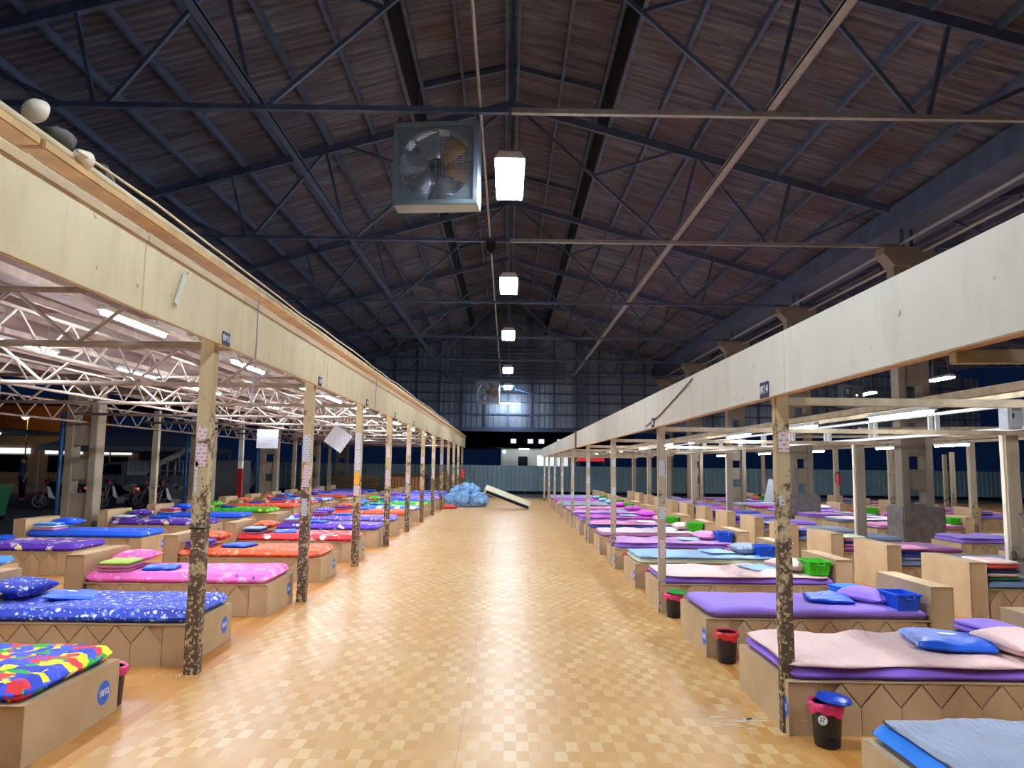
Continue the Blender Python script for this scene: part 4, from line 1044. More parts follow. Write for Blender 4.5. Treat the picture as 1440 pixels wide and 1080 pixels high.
# right aisle row
XR = 1.665
right = [(2.74, 'blue', 'blue edged', 'grey', 'grey ribbed'), (4.62, 'purple', 'purple', 'palepink', 'pale pink ribbed'), (6.47, 'violet', 'plain lilac', None, None), (8.32, 'purple', 'purple edged', 'palepink', 'pale pink'),
         (10.0, 'cream', 'cream', 'ltblue', 'light blue'), (11.85, 'purple', 'dark lilac', 'lilac', 'pinkish lilac'), (13.75, 'lilac', 'lilac edged', 'whitepink', 'whitish pink'), (15.65, 'darkblue', 'dark blue', 'pinkl', 'rumpled rose pink'),
         (17.55, 'violet', 'violet', 'magenta', 'magenta'), (19.45, 'purple', 'purple', 'lilac', 'lavender'), (21.4, 'lilac', 'soft lilac', 'pinkl', 'rose pink'), (23.3, 'slate', 'slate grey', 'grey', 'grey'), (25.2, 'grey', 'light grey', None, None),
         (27.1, 'magenta', 'magenta', None, None), (29.0, 'violet', 'violet', None, None), (30.9, 'grey', 'pale grey', None, None)]
for k, (y, key, d, qk, qd) in enumerate(right):
    b = Bed(RA_, k, XR, y + BW / 2, 1).mattress(key, d)
    if qk: b.quilt(qk, qd, 0.98 if k == 0 else 0.93)
    if k == 1: b.bag(1.25, 0.06, -0.25, 0.0, 1.15).stack(['navyp', 'violet', 'violet'], 'lilac over navy', 1.66, 0.24, 0.15, 1.0).pillow('palepink', 'pale pink', 1.60, -0.16, 0.0, sc_=1.05)
    elif k == 2: b.bag(1.22, 0.02, -0.2, 0, 0.9).pillow('violet', 'lilac', 1.58, -0.02, 0.0, rz=0.4, sc_=0.95).basket(BLUEPL, 'blue', 1.70, -0.31, 0.05, 1.0).stack(['ltblue', 'blue', 'blue'], 'sky blue', 1.55, 0.3, 0.2, 0.9)
    elif k == 3: b.towel('ltblue', 'pale blue', 1.25, 0.12, 0.2).pillow('palepink', 'pale pink', 1.55, 0.0, 0.0, rz=0.3).basket(GREENPL, 'green', 1.72, -0.3, 0.0, 1.1).stack(['coral', 'coral'], 'coral', 1.5, 0.33, 0, 0.6)
    elif k == 4: b.towel('ltblue', 'light blue', 1.2, 0.1, 0.2).pillow('grey', 'grey blue', 1.58, 0.02).basket(BLUEPL, 'blue', 1.73, -0.3).stack(['coral'], 'coral', 1.5, 0.3, 0, 0.6)
    elif k == 5: b.towel('ltblue', 'white and blue', 1.25, 0.05, -0.2).pillow('pinkl', 'rose pink', 1.55, 0.08).basket(BLUEPL, 'deep blue', 1.72, -0.26, 0, 1.1)
    elif k == 6: b.towel('whitecl', 'white', 1.3, 0.1, 0.2).pillow('palepink', 'pale pink', 1.6, 0.08).basket(GREENPL, 'green', 1.74, -0.26, 0, 1.15).stack(['cream'], 'cream', 1.4, 0.3, 0, 0.6)
    elif k == 7: b.towel('whitecl', 'white', 1.25, 0.0).pillow('pinkl', 'pink', 1.6, 0.1).basket(GREENPL, 'green', 1.74, -0.28)
    elif k in (8, 9): b.pillow('magenta', 'magenta', 1.6, 0.0, sc_=1.1).towel('ltblue', 'light blue', 1.2, 0.1)
    elif k == 10: b.pillow('magenta', 'bright magenta', 1.55, 0.0, sc_=1.1).basket(GREENPL, 'green', 1.74, -0.28)
    elif k < 14: b.pillow('ltblue', 'light blue', 1.58, 0.1).basket(GREENPL, 'green', 1.74, -0.28)
# right second row (heads towards the aisle)
XB = 7.0
rb = [(6.35, 'grey', 'grey'), (8.23, 'slate', 'slate blue'), (10.0, 'slate', 'slate grey'), (11.7, 'mauve', 'mauve'), (13.5, 'slate', 'dim slate'), (15.3, 'grey', 'greyish'), (17.2, 'purple', 'purple'), (19.1, 'violet', 'violet'), (21.0, 'darkblue', 'dark blue'), (22.9, 'magenta', 'magenta'), (24.8, 'purple', 'deep purple'), (26.7, 'lilac', 'lilac'), (28.6, 'violet', 'bright violet'), (30.5, 'grey', 'pale grey')]
for k, (y, key, d) in enumerate(rb):
    if k == 0: continue
    b = Bed(RB_, k - 1, XB, y + BW / 2, -1); b.mattress(key, d)
    if k == 1: b.stack(['greenp', 'palepink', 'navyp', 'coral', 'palepink'], 'coral navy pink and green', 1.66, -0.18, 0, 1.25)
    elif k == 2: b.stack(['grey', 'darkblue', 'navyp', 'pinkl'], 'navy and grey', 1.66, -0.18, 0, 1.25)
    elif k == 3: b.stack(['pinkl', 'navyp', 'pinkl', 'cream'], 'navy between pink layers', 1.66, -0.18, 0, 1.15)
    elif k < 9: b.stack(rs.choice([['purple', 'whitecl', 'darkblue'], ['pinkl', 'teal', 'whitecl'], ['darkblue', 'purple', 'teal']]), 'blue purple or pink', 1.66, -0.18, 0, 1.0).pillow(rs.choice(['purple', 'teal', 'pinkl']), 'dim coloured', 1.64, 0.22)
rc = [(11.35, 'purple', 'purple edged'), (13.3, 'violet', 'violet'), (16.3, 'lilac', 'lilac'), (18.2, 'slate', 'slate'), (20.0, 'purple', 'purple'), (22.4, 'violet', 'lavender'), (24.3, 'magenta', 'magenta'), (26.0, 'grey', 'grey'), (28.4, 'purple', 'deep purple'), (30.3, 'mauve', 'mauve')]
for k, (y, key, d) in enumerate(rc):
    b = Bed(RC_, k, 7.85 if k not in (1, 2) else 7.85, y + BW / 2, 1).mattress(key, d)
    if k < 5: b.quilt(['mauve', 'violet', 'pinkl', 'whitepink', 'lilac'][k], ['mauve', 'violet', 'rose', 'whitish', 'lilac'][k])
    if k % 2 == 0: b.basket(GREENPL, 'green', 1.72, -0.25, 0, 1.1)
    b.pillow(['coral', 'whitepink', 'violet', 'magenta'][k % 4], ['coral', 'whitish', 'violet', 'magenta'][k % 4], 1.6, 0.1).towel('whitecl', 'white', 1.15, 0.05)
rd = [(13.2, 'grey', 'grey'), (15.2, 'violet', 'violet'), (17.2, 'mauve', 'mauve'), (20.4, 'purple', 'purple'), (22.4, 'pinkl', 'pink'), (24.7, 'violet', 'pale violet'), (26.6, 'whitepink', 'whitish'), (28.8, 'slate', 'slate')]
for k, (y, key, d) in enumerate(rd):
    b = Bed(RD_, k, 14.5, y + BW / 2, -1).mattress(key, d)
    b.stack([['coral', 'whitecl', 'pinkl'], ['navyp', 'whitecl', 'violet']][k % 2], ['coral and white', 'navy and white'][k % 2], 1.66, -0.18, 0, 1.1)
    if k % 2: b.basket(GREENPL, 'green', 1.72, 0.28)
# the nearest two stickers carry legible numbers
for o in [q for q in col.objects if q.name.startswith('number_sticker')]:
    if abs(o.parent.location.x - XL) < 1e-3:
        if o.parent.location.y < 7:
            for c in list(o.children): bpy.data.objects.remove(c)
            text_obj('10/12' if o.parent.location.y < 5 else '10/11', 0.05, o, (-0.0025, 0, 0), (PI / 2, 0, -PI / 2))
# ------------------------------------------------------------------ pedal bins
def make_bin(x, y, lid, lidmat, linermat, label, rz=0.0, mark=True, h=0.235, r=0.085):
    t = empty('waste_bin', (x, y, 0), rz)
    mb = MB(); mb.lathe([(r * 0.80, 0.0), (r * 0.84, 0.008), (r * 0.98, h * 0.9), (r, h), (r * 0.93, h), (r * 0.8, 0.02)], 28); build(mb, 'bin_body', BLACKPL, t, 'auto')
    mb = MB(); n = 40; vs = []
    for i in range(n):
        a = 2 * PI * i / n; w1 = 0.006 * math.sin(5 * a + 1) + 0.004 * math.sin(11 * a); w2 = 0.007 * math.sin(7 * a) + 0.010 * math.sin(3 * a + 2)
        for rr, z in ((r * 0.9, h + 0.004), (r * 1.10 + w1, h + 0.012), (r * 1.16 + w1, h - 0.012), (r * 1.08 + w1 * 0.5, h - 0.05 + w2)): vs.append((rr * math.cos(a), rr * math.sin(a), z))
    fs = [(i * 4 + j, ((i + 1) % n) * 4 + j, ((i + 1) % n) * 4 + j + 1, i * 4 + j + 1) for i in range(n) for j in range(3)]
    mb.add(vs, fs); build(mb, 'bin_liner', linermat, t, True)
    if lid:
        mb = MB(); mb.lathe([(r * 1.12, h + 0.016), (r * 1.15, h + 0.024), (r * 1.05, h + 0.036), (r * 0.5, h + 0.046), (0.004, h + 0.048)], 32); o = build(mb, 'lid', lidmat, t, 'auto')
        o.rotation_euler = (R(3), R(5), 0); o.location = (0.01, -0.012, 0.004)
    mb = MB(); mb.box(-0.035, 0.035, -r * 0.9 - 0.012, -r * 0.6, 0.008, 0.05); build(mb, 'pedal', plain('black_pedal', (20, 19, 22), 0.5), t, bevel=0.006)
    if mark:
        a = R(-128); q = r * 0.955
        mk = empty('tidy_mark'); mk.parent = t; mk.location = (q * math.cos(a), q * math.sin(a), h * 0.66); mk.rotation_euler = (R(-4), 0, a + PI / 2)
        mb = MB(); mb.lathe([(0.026, -0.001), (0.026, 0.003)], 24, M=Matrix.Rotation(PI / 2, 4, 'X')); build(mb, 'white_disc', WHITE, mk)
        mb = MB()
        for (p, q2) in (((-0.012, 0.014), (-0.002, -0.006)), ((0.012, 0.014), (0.002, -0.006)), ((-0.002, 0.010), (0.006, 0.018)), ((-0.016, -0.002), (-0.006, -0.016)), ((0.006, -0.010), (0.008, -0.018))):
            mb.bar((p[0], -0.0035, p[1]), (q2[0], -0.0035, q2[1]), 0.004, 0.002, up=(0, 1, 0))
        build(mb, 'black_figure', BLACKPL, mk)
    return tag(t, label, 'waste bin', 'pedal bins')
make_bin(1.835, 4.49, True, plain('blue_lid', (18, 74, 205), 0.3), LINER, 'black pedal bin with blue lid and pink liner beside the nearest right post')
make_bin(1.79, 6.32, False, None, REDPL, 'black bin with red liner at the foot of the lilac mattress bed', mark=False)
make_bin(1.76, 8.15, True, plain('green_lid', (30, 160, 60), 0.3), LINER, 'black bin with green lid beside the second post on the right', mark=False)
make_bin(1.86, 9.86, True, LINER, LINER, 'small bin swathed in pink liner by the light blue quilt bed', mark=False)
make_bin(1.86, 11.72, True, REDPL, REDPL, 'black bin with crimson lid beside the third post on the right', mark=False)
make_bin(1.88, 13.6, False, None, REDPL, 'dark bin with red liner by the whitish pink quilt bed', mark=False)
make_bin(1.86, 15.5, False, None, REDPL, 'dark bin by the rumpled rose pink quilt bed, near the fourth right post', mark=False)
make_bin(1.86, 17.4, False, None, LINER, 'dark bin with pink liner by the magenta quilt bed', mark=False)
make_bin(-2.52, 5.06, False, None, LINER, 'bin with pink liner peeking out behind the puzzle patterned bed', mark=False)
make_bin(-2.55, 22.2, True, PINKPL, LINER, 'pink topped bin on the left between far aisle beds', mark=False)
t = empty('basket', (-4.15, 7.14, 0), 0.2); t.scale = (1.5, 1.5, 2.0)
link('basket_body', me_bb, PINKPL, t); link('basket_rim', me_br, PINKPL, t); link('basket_handle', me_bhd, PINKPL, t); t.location.z = 0.0
tag(t, 'magenta plastic basket on the floor behind the navy star mattress bed', 'basket')

# ------------------------------------------------------------------ far end of the aisle
def gloss_bag(name, rgb):
    if name in MATS: return MATS[name]
    t = NT(name, 0.22, 0, 0.6); t.color(t.ramp(t.noise(t.coord(), 7, 5, 0.7), [(0.35, srgb(rgb)), (0.62, srgb(tuple(min(255, x * 1.35) for x in rgb)))]))
    t.b.inputs['Alpha'].default_value = 1.0; t.bump(t.noise(t.coord(), 16, 4, 0.7), 1.0, 0.05); return t.m
BB = gloss_bag('blue_clear_bag', (110, 150, 205))
bagpos = [(-2.05, 28.9, .24, .30), (-1.62, 28.8, .26, .34), (-1.2, 28.9, .25, .32), (-1.85, 29.4, .42, .36), (-1.4, 29.4, .45, .40), (-1.0, 29.3, .26, .30), (-1.55, 29.15, .62, .28)]
for k, (x, y, z, r_) in enumerate(bagpos):
    lump('plastic_sack', BB, (x, y, r_ * 0.75 if z < .4 else z), (r_, r_ * 0.85, r_ * 0.95), k + 3, 'clear blue plastic sack in the pile at the aisle end, %s' % ['front left', 'front middle', 'front right', 'rear left', 'rear middle', 'far right', 'topmost'][k], 'plastic sack', 4, 0.3, 1.9)['group'] = 'blue sacks at the aisle end'
t = empty('tipped_slab', (-0.15, 27.7, 0.0))
ang = math.atan2(0.60, 1.65)
M_ = Matrix.Translation((0, -0.35, 0)) @ Matrix.Rotation(ang, 4, 'Y') @ Matrix.Rotation(R(9), 4, 'X') @ Matrix.Translation((0, 0.35, 0))
mb = MB(); mb.box(-1.72, 0, -0.35, 0.55, 0.0, 0.14, M_); build(mb, 'panel_body', plain('pale_cream_board', (216, 208, 176), 0.6, 0, 0.1), t, bevel=0.01)
mb = MB(); mb.box(-1.64, -0.05, -0.362, -0.35, 0.02, 0.12, M_); build(mb, 'open_edge', DARK, t)  # flat dark strip along the near edge of the solid slab
t.location = (0.78, 27.6, 0.0); tag(t, 'cream box panel tipped against the blue sacks at the aisle end', 'panel')
lump('red_cloth', P['coral'], (-2.05, 27.4, 0.06), (0.28, 0.2, 0.08), 30, 'crumpled orange red cloth on the floor before the blue sacks', 'cloth')
mb = MB()
for i in range(26):
    a = rs.uniform(0, 6.28); r_ = rs.uniform(0.02, 0.3); mb.box(*(lambda x, y, s_: (x, x + s_, y, y + s_ * 0.6, 0.0, 0.004))(-2.33 + r_ * math.cos(a) * (1 if i % 2 else 0.5), 5.72 + r_ * 0.3 * math.sin(a), rs.uniform(0.006, 0.02)))
tag(build(mb, 'plaster_crumbs', CREAMW), 'white plaster crumbs scattered round the foot of the nearest left post', 'debris', kind='stuff')
mb = MB()
for i in range(18):
    mb.box(*(lambda x, y, s_: (x, x + s_ * 2.5, y, y + s_, 0.0, 0.002))(rs.uniform(1.25, 1.62), rs.uniform(4.72, 4.95), rs.uniform(0.008, 0.03)))
tag(build(mb, 'paint_flakes', CREAMW), 'pale paint flakes on the floor before the nearest right post', 'debris', kind='stuff')
# stacks of boards and a slatted crate on the far left
def board_stack(x, y, w, d, n, mat, label, rz=0.0, th=0.09):
    t = empty('board_stack', (x, y, 0), rz)
    for i in range(n):
        mb = MB(); ox = rs.uniform(-0.06, 0.06); oy = rs.uniform(-0.05, 0.05); mb.box(ox - w / 2, ox + w / 2, oy - d / 2, oy + d / 2, i * th, i * th + th * 0.72); build(mb, 'board', mat, t)
        if i < n - 1:
            mb = MB(); mb.box(-w / 2 + 0.1, -w / 2 + 0.2, -d / 2 + .1, d / 2 - .1, i * th + th * 0.70, (i + 1) * th); mb.box(w / 2 - 0.2, w / 2 - 0.1, -d / 2 + .1, d / 2 - .1, i * th + th * .70, (i + 1) * th); build(mb, 'spacer', WOOD, t)
    tag(t, label, 'board stack')
BRW = plain('dull_brown_board', (112, 90, 68), 0.85, 0, 0.25, 3)
board_stack(-7.4, 37.5, 2.4, 1.0, 11, BRW, 'wide low stack of brown boards at the far left end of hall')
board_stack(-5.0, 38.6, 1.9, 1.0, 12, BRW, 'middle stack of brown boards behind the far left posts')
board_stack(-3.0, 38.8, 1.6, 1.0, 13, plain('mid_brown_board', (142, 112, 76), 0.8, 0, 0.25, 3), 'lighter stack of boards nearest the aisle at the far left')
t = empty('slatted_crate', (-4.7, 36.4, 0))
for i in range(9):
    mb = MB(); mb.box(-0.72 + i * 0.16, -0.62 + i * 0.16, -0.4, -0.375, 0.02, 0.95); build(mb, 'slat', plain('orange_brown_timber', (168, 116, 66), 0.75, 0, 0.2, 4), t)
mb = MB(); mb.box(-0.75, 0.78, -0.375, -0.3, 0.1, 0.2); mb.box(-0.75, 0.78, -0.375, -0.3, 0.75, 0.85); mb.box(-0.75, 0.78, -0.37, 0.4, 0.0, 0.06); mb.box(-0.75, 0.78, 0.36, 0.4, 0.0, 0.9); build(mb, 'crate_frame', BRW, t)
tag(t, 'orange brown slatted crate standing before the board stacks', 'crate')
for k, (x, y, z, lb) in enumerate([(-2.22, 35.81, 0.95, 'red extinguisher fixed by the last left post'), (12.05, 27.84, 1.0, 'red extinguisher hung on an outer right post')]):
    t = empty('fire_extinguisher', (x + (0.0 if k else 0.14), y - (0.0 if k else 0.0), z))
    mb = MB(); mb.box(-0.16 if not k else -0.02, 0.02, -0.02, 0.1 if k else 0.02, 0.25, 0.28); build(mb, 'wall_bracket', STEEL, t)
    mb = MB(); mb.lathe([(0.05, 0.0), (0.07, 0.02), (0.07, 0.34), (0.03, 0.42), (0.02, 0.44)], 16); build(mb, 'cylinder_body', REDPL, t, 'auto')
    mb = MB(); mb.tube([(0, 0, 0.43), (-0.09, 0, 0.47), (-0.10, 0, 0.3), (-0.08, -0.02, 0.12)], 0.012, 6); mb.box(-0.02, 0.05, -0.012, 0.012, 0.43, 0.49); build(mb, 'hose_and_valve', CABLE, t)
    tag(t, lb, 'fire extinguisher')
# leaning grey panel and torn sheets among the right beds
t = empty('tipped_table_top', (9.6, 27.6, 0.0)); 
mb = MB(); mb.box(-0.45, 0.45, -0.02, 0.02, 0, 1.15, Matrix.Rotation(R(18), 4, 'Y') @ Matrix.Rotation(R(-12), 4, 'X')); build(mb, 'top', plain('pale_grey_laminate', (178, 188, 192), 0.5), t, bevel=0.012)
tag(t, 'pale grey table top leaning on its edge beyond the second right row', 'table top')

# ------------------------------------------------------------------ outside, beyond the left canopy (ground at -0.07)
GZ = -0.07
def person(x, y):
    bm = bmesh.new(); lay = bm.verts.layers.skin.verify()
    def V(p, r, r2=None):
        v = bm.verts.new(p); v[lay].radius = (r, r2 or r); return v
    pel = V((0, 0, 0.88), 0.14, 0.11); pel[lay].use_root = True
    wai = V((0, 0.0, 1.04), 0.125, 0.10); che = V((0, 0.0, 1.22), 0.155, 0.11); nek0 = V((0, 0.0, 1.38), 0.10, 0.08); nek = V((0, -0.01, 1.45), 0.05); 
    E = [(pel, wai), (wai, che), (che, nek0), (nek0, nek)]
    for s in (-1, 1):
        hip = V((s * 0.09, 0, 0.80), 0.085); kn = V((s * 0.10, -0.015, 0.46), 0.058); an = V((s * 0.105, 0.02, 0.09), 0.038); toe = V((s * 0.12, -0.13, 0.035), 0.03)
        E += [(pel, hip), (hip, kn), (kn, an), (an, toe)]
        sh = V((s * 0.17, 0, 1.36), 0.055); el = V((s * 0.235, 0.02, 1.10), 0.04); wr = V((s * 0.25, -0.07, 0.88), 0.026); E += [(nek0, sh), (sh, el), (el, wr)]
        ha = V((s * 0.25, -0.09, 0.82), 0.03, 0.016); E.append((wr, ha))
        for i, (fx, fl) in enumerate(((-0.024, 0.060), (-0.008, 0.070), (0.008, 0.066), (0.024, 0.052))):
            a = V((s * 0.25, -0.10 - fx, 0.78), 0.009); b = V((s * 0.245, -0.105 - fx, 0.78 - fl), 0.008); E += [(ha, a), (a, b)]
        th = V((s * 0.235, -0.135, 0.80), 0.009); th2 = V((s * 0.23, -0.15, 0.76), 0.008); E += [(ha, th), (th, th2)]
    for a, b in E: bm.edges.new((a, b))
    me = bpy.data.meshes.new('body'); bm.to_mesh(me); bm.free()
    me.skin_vertices  # radii live in the layer
    t = empty('person', (x, y, GZ), R(-30))
    body = link('body', me, plain('skin', (190, 140, 110), 0.6), t)
    sk = body.modifiers.new('skin', 'SKIN'); sk.use_smooth_shade = True; ss = body.modifiers.new('sub', 'SUBSURF'); ss.levels = 1; ss.render_levels = 1
    # head with face
    bm = bmesh.new(); bmesh.ops.create_icosphere(bm, subdivisions=3, radius=0.1)
    for v in bm.verts:
        v.co.z *= 1.22; v.co.x *= 0.86
        if v.co.z < -0.03: v.co.x *= 1 + (v.co.z + 0.03) * 3.2; v.co.y = v.co.y * (1 + (v.co.z + .03) * 2.0) - 0.01
        if v.co.y < -0.08 and abs(v.co.x) < 0.02 and -0.04 < v.co.z < 0.01: v.co.y -= 0.02
    me2 = bpy.data.meshes.new('head'); bm.to_mesh(me2); bm.free(); me2.shade_smooth()
    link('head', me2, plain('skin', (190, 140, 110)), t, loc=(0, -0.015, 1.58))
    mb = MB(); mb.lathe([(0.004, 0.128), (0.05, 0.118), (0.085, 0.075), (0.097, 0.02), (0.09, -0.01)], 20, M=Matrix.Translation((0, 0.014, 0)) @ Matrix.Rotation(R(-14), 4, 'X')); build(mb, 'hair', plain('black_hair', (18, 16, 18), 0.7), t, True, loc=(0, -0.01, 1.59))
    mb = MB(); mb.box(-0.06, 0.06, -0.125, -0.07, -0.075, -0.005); build(mb, 'face_mask', plain('mask_white', (214, 222, 230), 0.7), t, bevel=0.02, loc=(0, -0.01, 1.58))
    for s in (-1, 1):
        mb = MB(); mb.lathe([(0.002, -0.008), (0.011, 0.0), (0.002, 0.008)], 10); build(mb, 'eye', BLACKPL, t, True, loc=(s * 0.032, -0.105, 1.60))
        mb = MB(); mb.lathe([(0.002, -0.03), (0.014, 0.0), (0.002, 0.03)], 10); build(mb, 'ear', plain('skin', (190, 140, 110)), t, True, loc=(s * 0.088, -0.01, 1.57))
    shirt = plain('grey_blue_shirt', (92, 108, 128), 0.85, 0, 0.12, 6); pants = plain('dark_trousers', (30, 36, 56), 0.85)
    mb = MB(); mb.lathe([(0.155, 0.84), (0.15, 0.95), (0.145, 1.06), (0.17, 1.24), (0.165, 1.34), (0.10, 1.42), (0.055, 1.45)], 20, M=Matrix.Diagonal((1.05, 0.78, 1, 1))); build(mb, 'shirt', shirt, t, True)
    for s in (-1, 1):
        mb = MB(); mb.tube([(s * 0.14, 0, 1.38), (s * 0.19, 0.0, 1.33), (s * 0.232, 0.015, 1.12)], [0.065, 0.072, 0.062], 12); build(mb, 'sleeve', shirt, t, True)
        mb = MB(); mb.tube([(s * 0.075, 0, 0.90), (s * 0.095, 0, 0.76), (s * 0.10, -0.01, 0.46), (s * 0.105, 0.018, 0.10)], [0.115, 0.10, 0.078, 0.065], 14); build(mb, 'trouser_leg', pants, t, True)
        mb = MB(); mb.box(s * 0.115 - 0.045, s * 0.115 + 0.045, -0.19, 0.07, 0.0, 0.075); build(mb, 'shoe', plain('orange_shoe', (200, 96, 50), 0.6), t, bevel=0.025)
    tag(t, 'person standing outside in grey shirt, dark trousers and white face mask', 'person')
person(-19.5, 31.0)

def motorbike():
    t = empty('motorbike')
    pb = plain('black_bike_paint', (26, 26, 32), 0.25, 0.1); pr = plain('bike_accent_paint', (150, 36, 48), 0.3)
    for x in (-0.62, 0.62):
        w = empty('wheel'); w.parent = t; w.location = (x, 0, 0.29)
        mb = MB(); mb.torus((0, 0, 0), 0.25, 0.042, n=32); build(mb, 'tyre', CABLE, w, True)
        mb = MB(); mb.torus((0, 0, 0), 0.205, 0.012, n=28, m=6)
        for i in range(8): a = PI * i / 4; mb.bar((0, 0, 0), (0.2 * math.cos(a), 0, 0.2 * math.sin(a)), 0.01)
        build(mb, 'rim', STEELL, w, True)
    mb = MB(); mb.prism([(-0.75, 0.62), (-0.45, 0.72), (0.0, 0.70), (0.12, 0.50), (0.30, 0.45), (0.42, 0.78), (0.34, 0.86), (0.24, 0.52), (0.05, 0.36), (-0.25, 0.32), (-0.40, 0.48), (-0.72, 0.52)], -0.10, 0.10); build(mb, 'bodywork', pb, t, bevel=0.03)
    mb = MB(); mb.prism([(0.16, 0.34), (0.36, 0.42), (0.42, 0.76), (0.34, 0.74)], -0.17, -0.13); mb.prism([(0.16, 0.34), (0.36, 0.42), (0.42, 0.76), (0.34, 0.74)], 0.13, 0.17); build(mb, 'leg_shield', plain('white_bike_paint', (210, 214, 220), 0.3), t, bevel=0.01)
    mb = MB(); mb.prism([(-0.70, 0.72), (-0.10, 0.72), (-0.02, 0.77), (-0.2, 0.82), (-0.66, 0.84)], -0.12, 0.12); build(mb, 'seat', BLACKPL, t, bevel=0.03)
    mb = MB(); mb.box(-0.16, 0.18, -0.12, 0.12, 0.18, 0.40); mb.tube([(-0.1, -0.14, 0.26), (-0.8, -0.16, 0.32)], [0.03, 0.045], 10); build(mb, 'engine', plain('engine_grey', (110, 110, 114), 0.4, 0.6), t, bevel=0.02)
    mb = MB()
    for s in (-1, 1): mb.tube([(0.62, s * 0.07, 0.29), (0.40, s * 0.06, 0.84)], 0.02, 8); mb.tube([(-0.62, s * 0.08, 0.29), (-0.15, s * 0.08, 0.34)], 0.018, 8); mb.tube([(-0.62, s * 0.1, 0.32), (-0.52, s * 0.1, 0.66)], 0.022, 8)
    build(mb, 'fork_and_swingarm', STEELL, t, True)
    mb = MB(); mb.tube([(0.30, -0.33, 0.98), (0.38, -0.12, 0.96), (0.40, 0, 0.93), (0.38, 0.12, 0.96), (0.30, 0.33, 0.98)], 0.014, 8)
    for s in (-1, 1): mb.tube([(0.36, s * 0.2, 0.97), (0.38, s * 0.26, 1.12)], 0.006, 5); mb.lathe([(0.01, -0.01), (0.05, 0), (0.01, 0.01)], 14, (0.38, s * 0.27, 1.15), Matrix.Rotation(PI / 2, 4, 'Y'))
    build(mb, 'handlebar', CABLE, t, True)
    mb = MB(); mb.box(0.40, 0.52, -0.09, 0.09, 0.84, 0.99); build(mb, 'headlamp_cowl', pr, t, bevel=0.03)
    mb = MB(); mb.prism([(0.40, 0.56), (0.62, 0.62), (0.86, 0.50), (0.80, 0.46), (0.62, 0.56), (0.44, 0.5)], -0.06, 0.06); build(mb, 'mudguard', pr, t, bevel=0.015)
    mb = MB(); mb.box(-0.80, -0.74, -0.07, 0.07, 0.60, 0.68); build(mb, 'tail_lamp', glow('tail_red', (1, 0.05, 0.03), 1.0), t)
    return t
mb0 = motorbike()
for k, (x, y, rz, lb) in enumerate([(-14.6, 25.3, 200, 'motorbike with pale leg shield parked left of the first left column'), (-13.2, 26.2, 250, 'dark motorbike parked close behind the first left column'),
        (-15.6, 27.0, 230, 'motorbike parked deeper behind the one with pale leg shield'), (-11.7, 26.0, 215, 'motorbike parked between the first column and the canopy post'), (-12.4, 27.6, 260, 'dark motorbike parked next to the caged truck'), (-10.9, 25.2, 240, 'motorbike nearest the canopy post, handlebar turned')]):
    t = mb0 if k == 0 else copy_tree(mb0)
    t.location = (x, y, GZ); t.rotation_euler = (0, 0, R(rz)); tag(t, lb, 'motorbike', 'parked motorbikes')

def wheelie(x, y, rz, label):
    t = empty('wheeled_bin', (x, y, GZ), rz); g = plain('green_bin_plastic', (24, 92, 60), 0.45, 0, 0.1)
    mb = MB(); z0, z1 = 0.12, 0.92; a, b, A, B = 0.42, 0.26, 0.52, 0.36
    mb.add([(-a, -b, z0), (a, -b, z0), (a, b, z0), (-a, b, z0), (-A, -B, z1), (A, -B, z1), (A, B, z1), (-A, B, z1)], [(3, 2, 1, 0), (4, 5, 6, 7), (0, 1, 5, 4), (1, 2, 6, 5), (2, 3, 7, 6), (3, 0, 4, 7)])
    build(mb, 'bin_body', g, t, bevel=0.03)
    mb = MB(); mb.box(-A - .03, A + .03, -B - .03, B + .03, 0.90, 0.95); build(mb, 'bin_rim', g, t, bevel=0.012)
    for sx in (-1, 1):
        for sy in (-1, 1):
            mb = MB(); mb.lathe([(0.02, -0.025), (0.075, -0.022), (0.075, 0.022), (0.02, 0.025)], 16, (sx * 0.36, sy * 0.2, 0.075), Matrix.Rotation(PI / 2, 4, 'X')); build(mb, 'wheel', CABLE, t, 'auto')
    tag(t, label, 'waste bin')
wheelie(-13.75, 20.3, 0.1, 'large green wheeled waste bin outside at the left edge')
wheelie(-14.75, 21.3, 0.1, 'second green wheeled waste bin just behind the first')
lump('refuse_sack', plain('yellowish_sack', (170, 176, 130), 0.5, 0, 0.2, 5), (-13.85, 20.3, 1.08), (0.34, 0.26, 0.26), 51, 'yellowish refuse sack bulging from the nearest green bin', 'sack')
lump('refuse_sack', plain('sky_blue_sack', (30, 140, 200), 0.4, 0, 0.2, 5), (-19.6, 29.6, 0.3), (0.34, 0.3, 0.36), 52, 'sky blue sack on the ground beside the standing person', 'sack')
for o in (bpy.data.objects['refuse_sack.001'],):
    o.location.z = 0.20
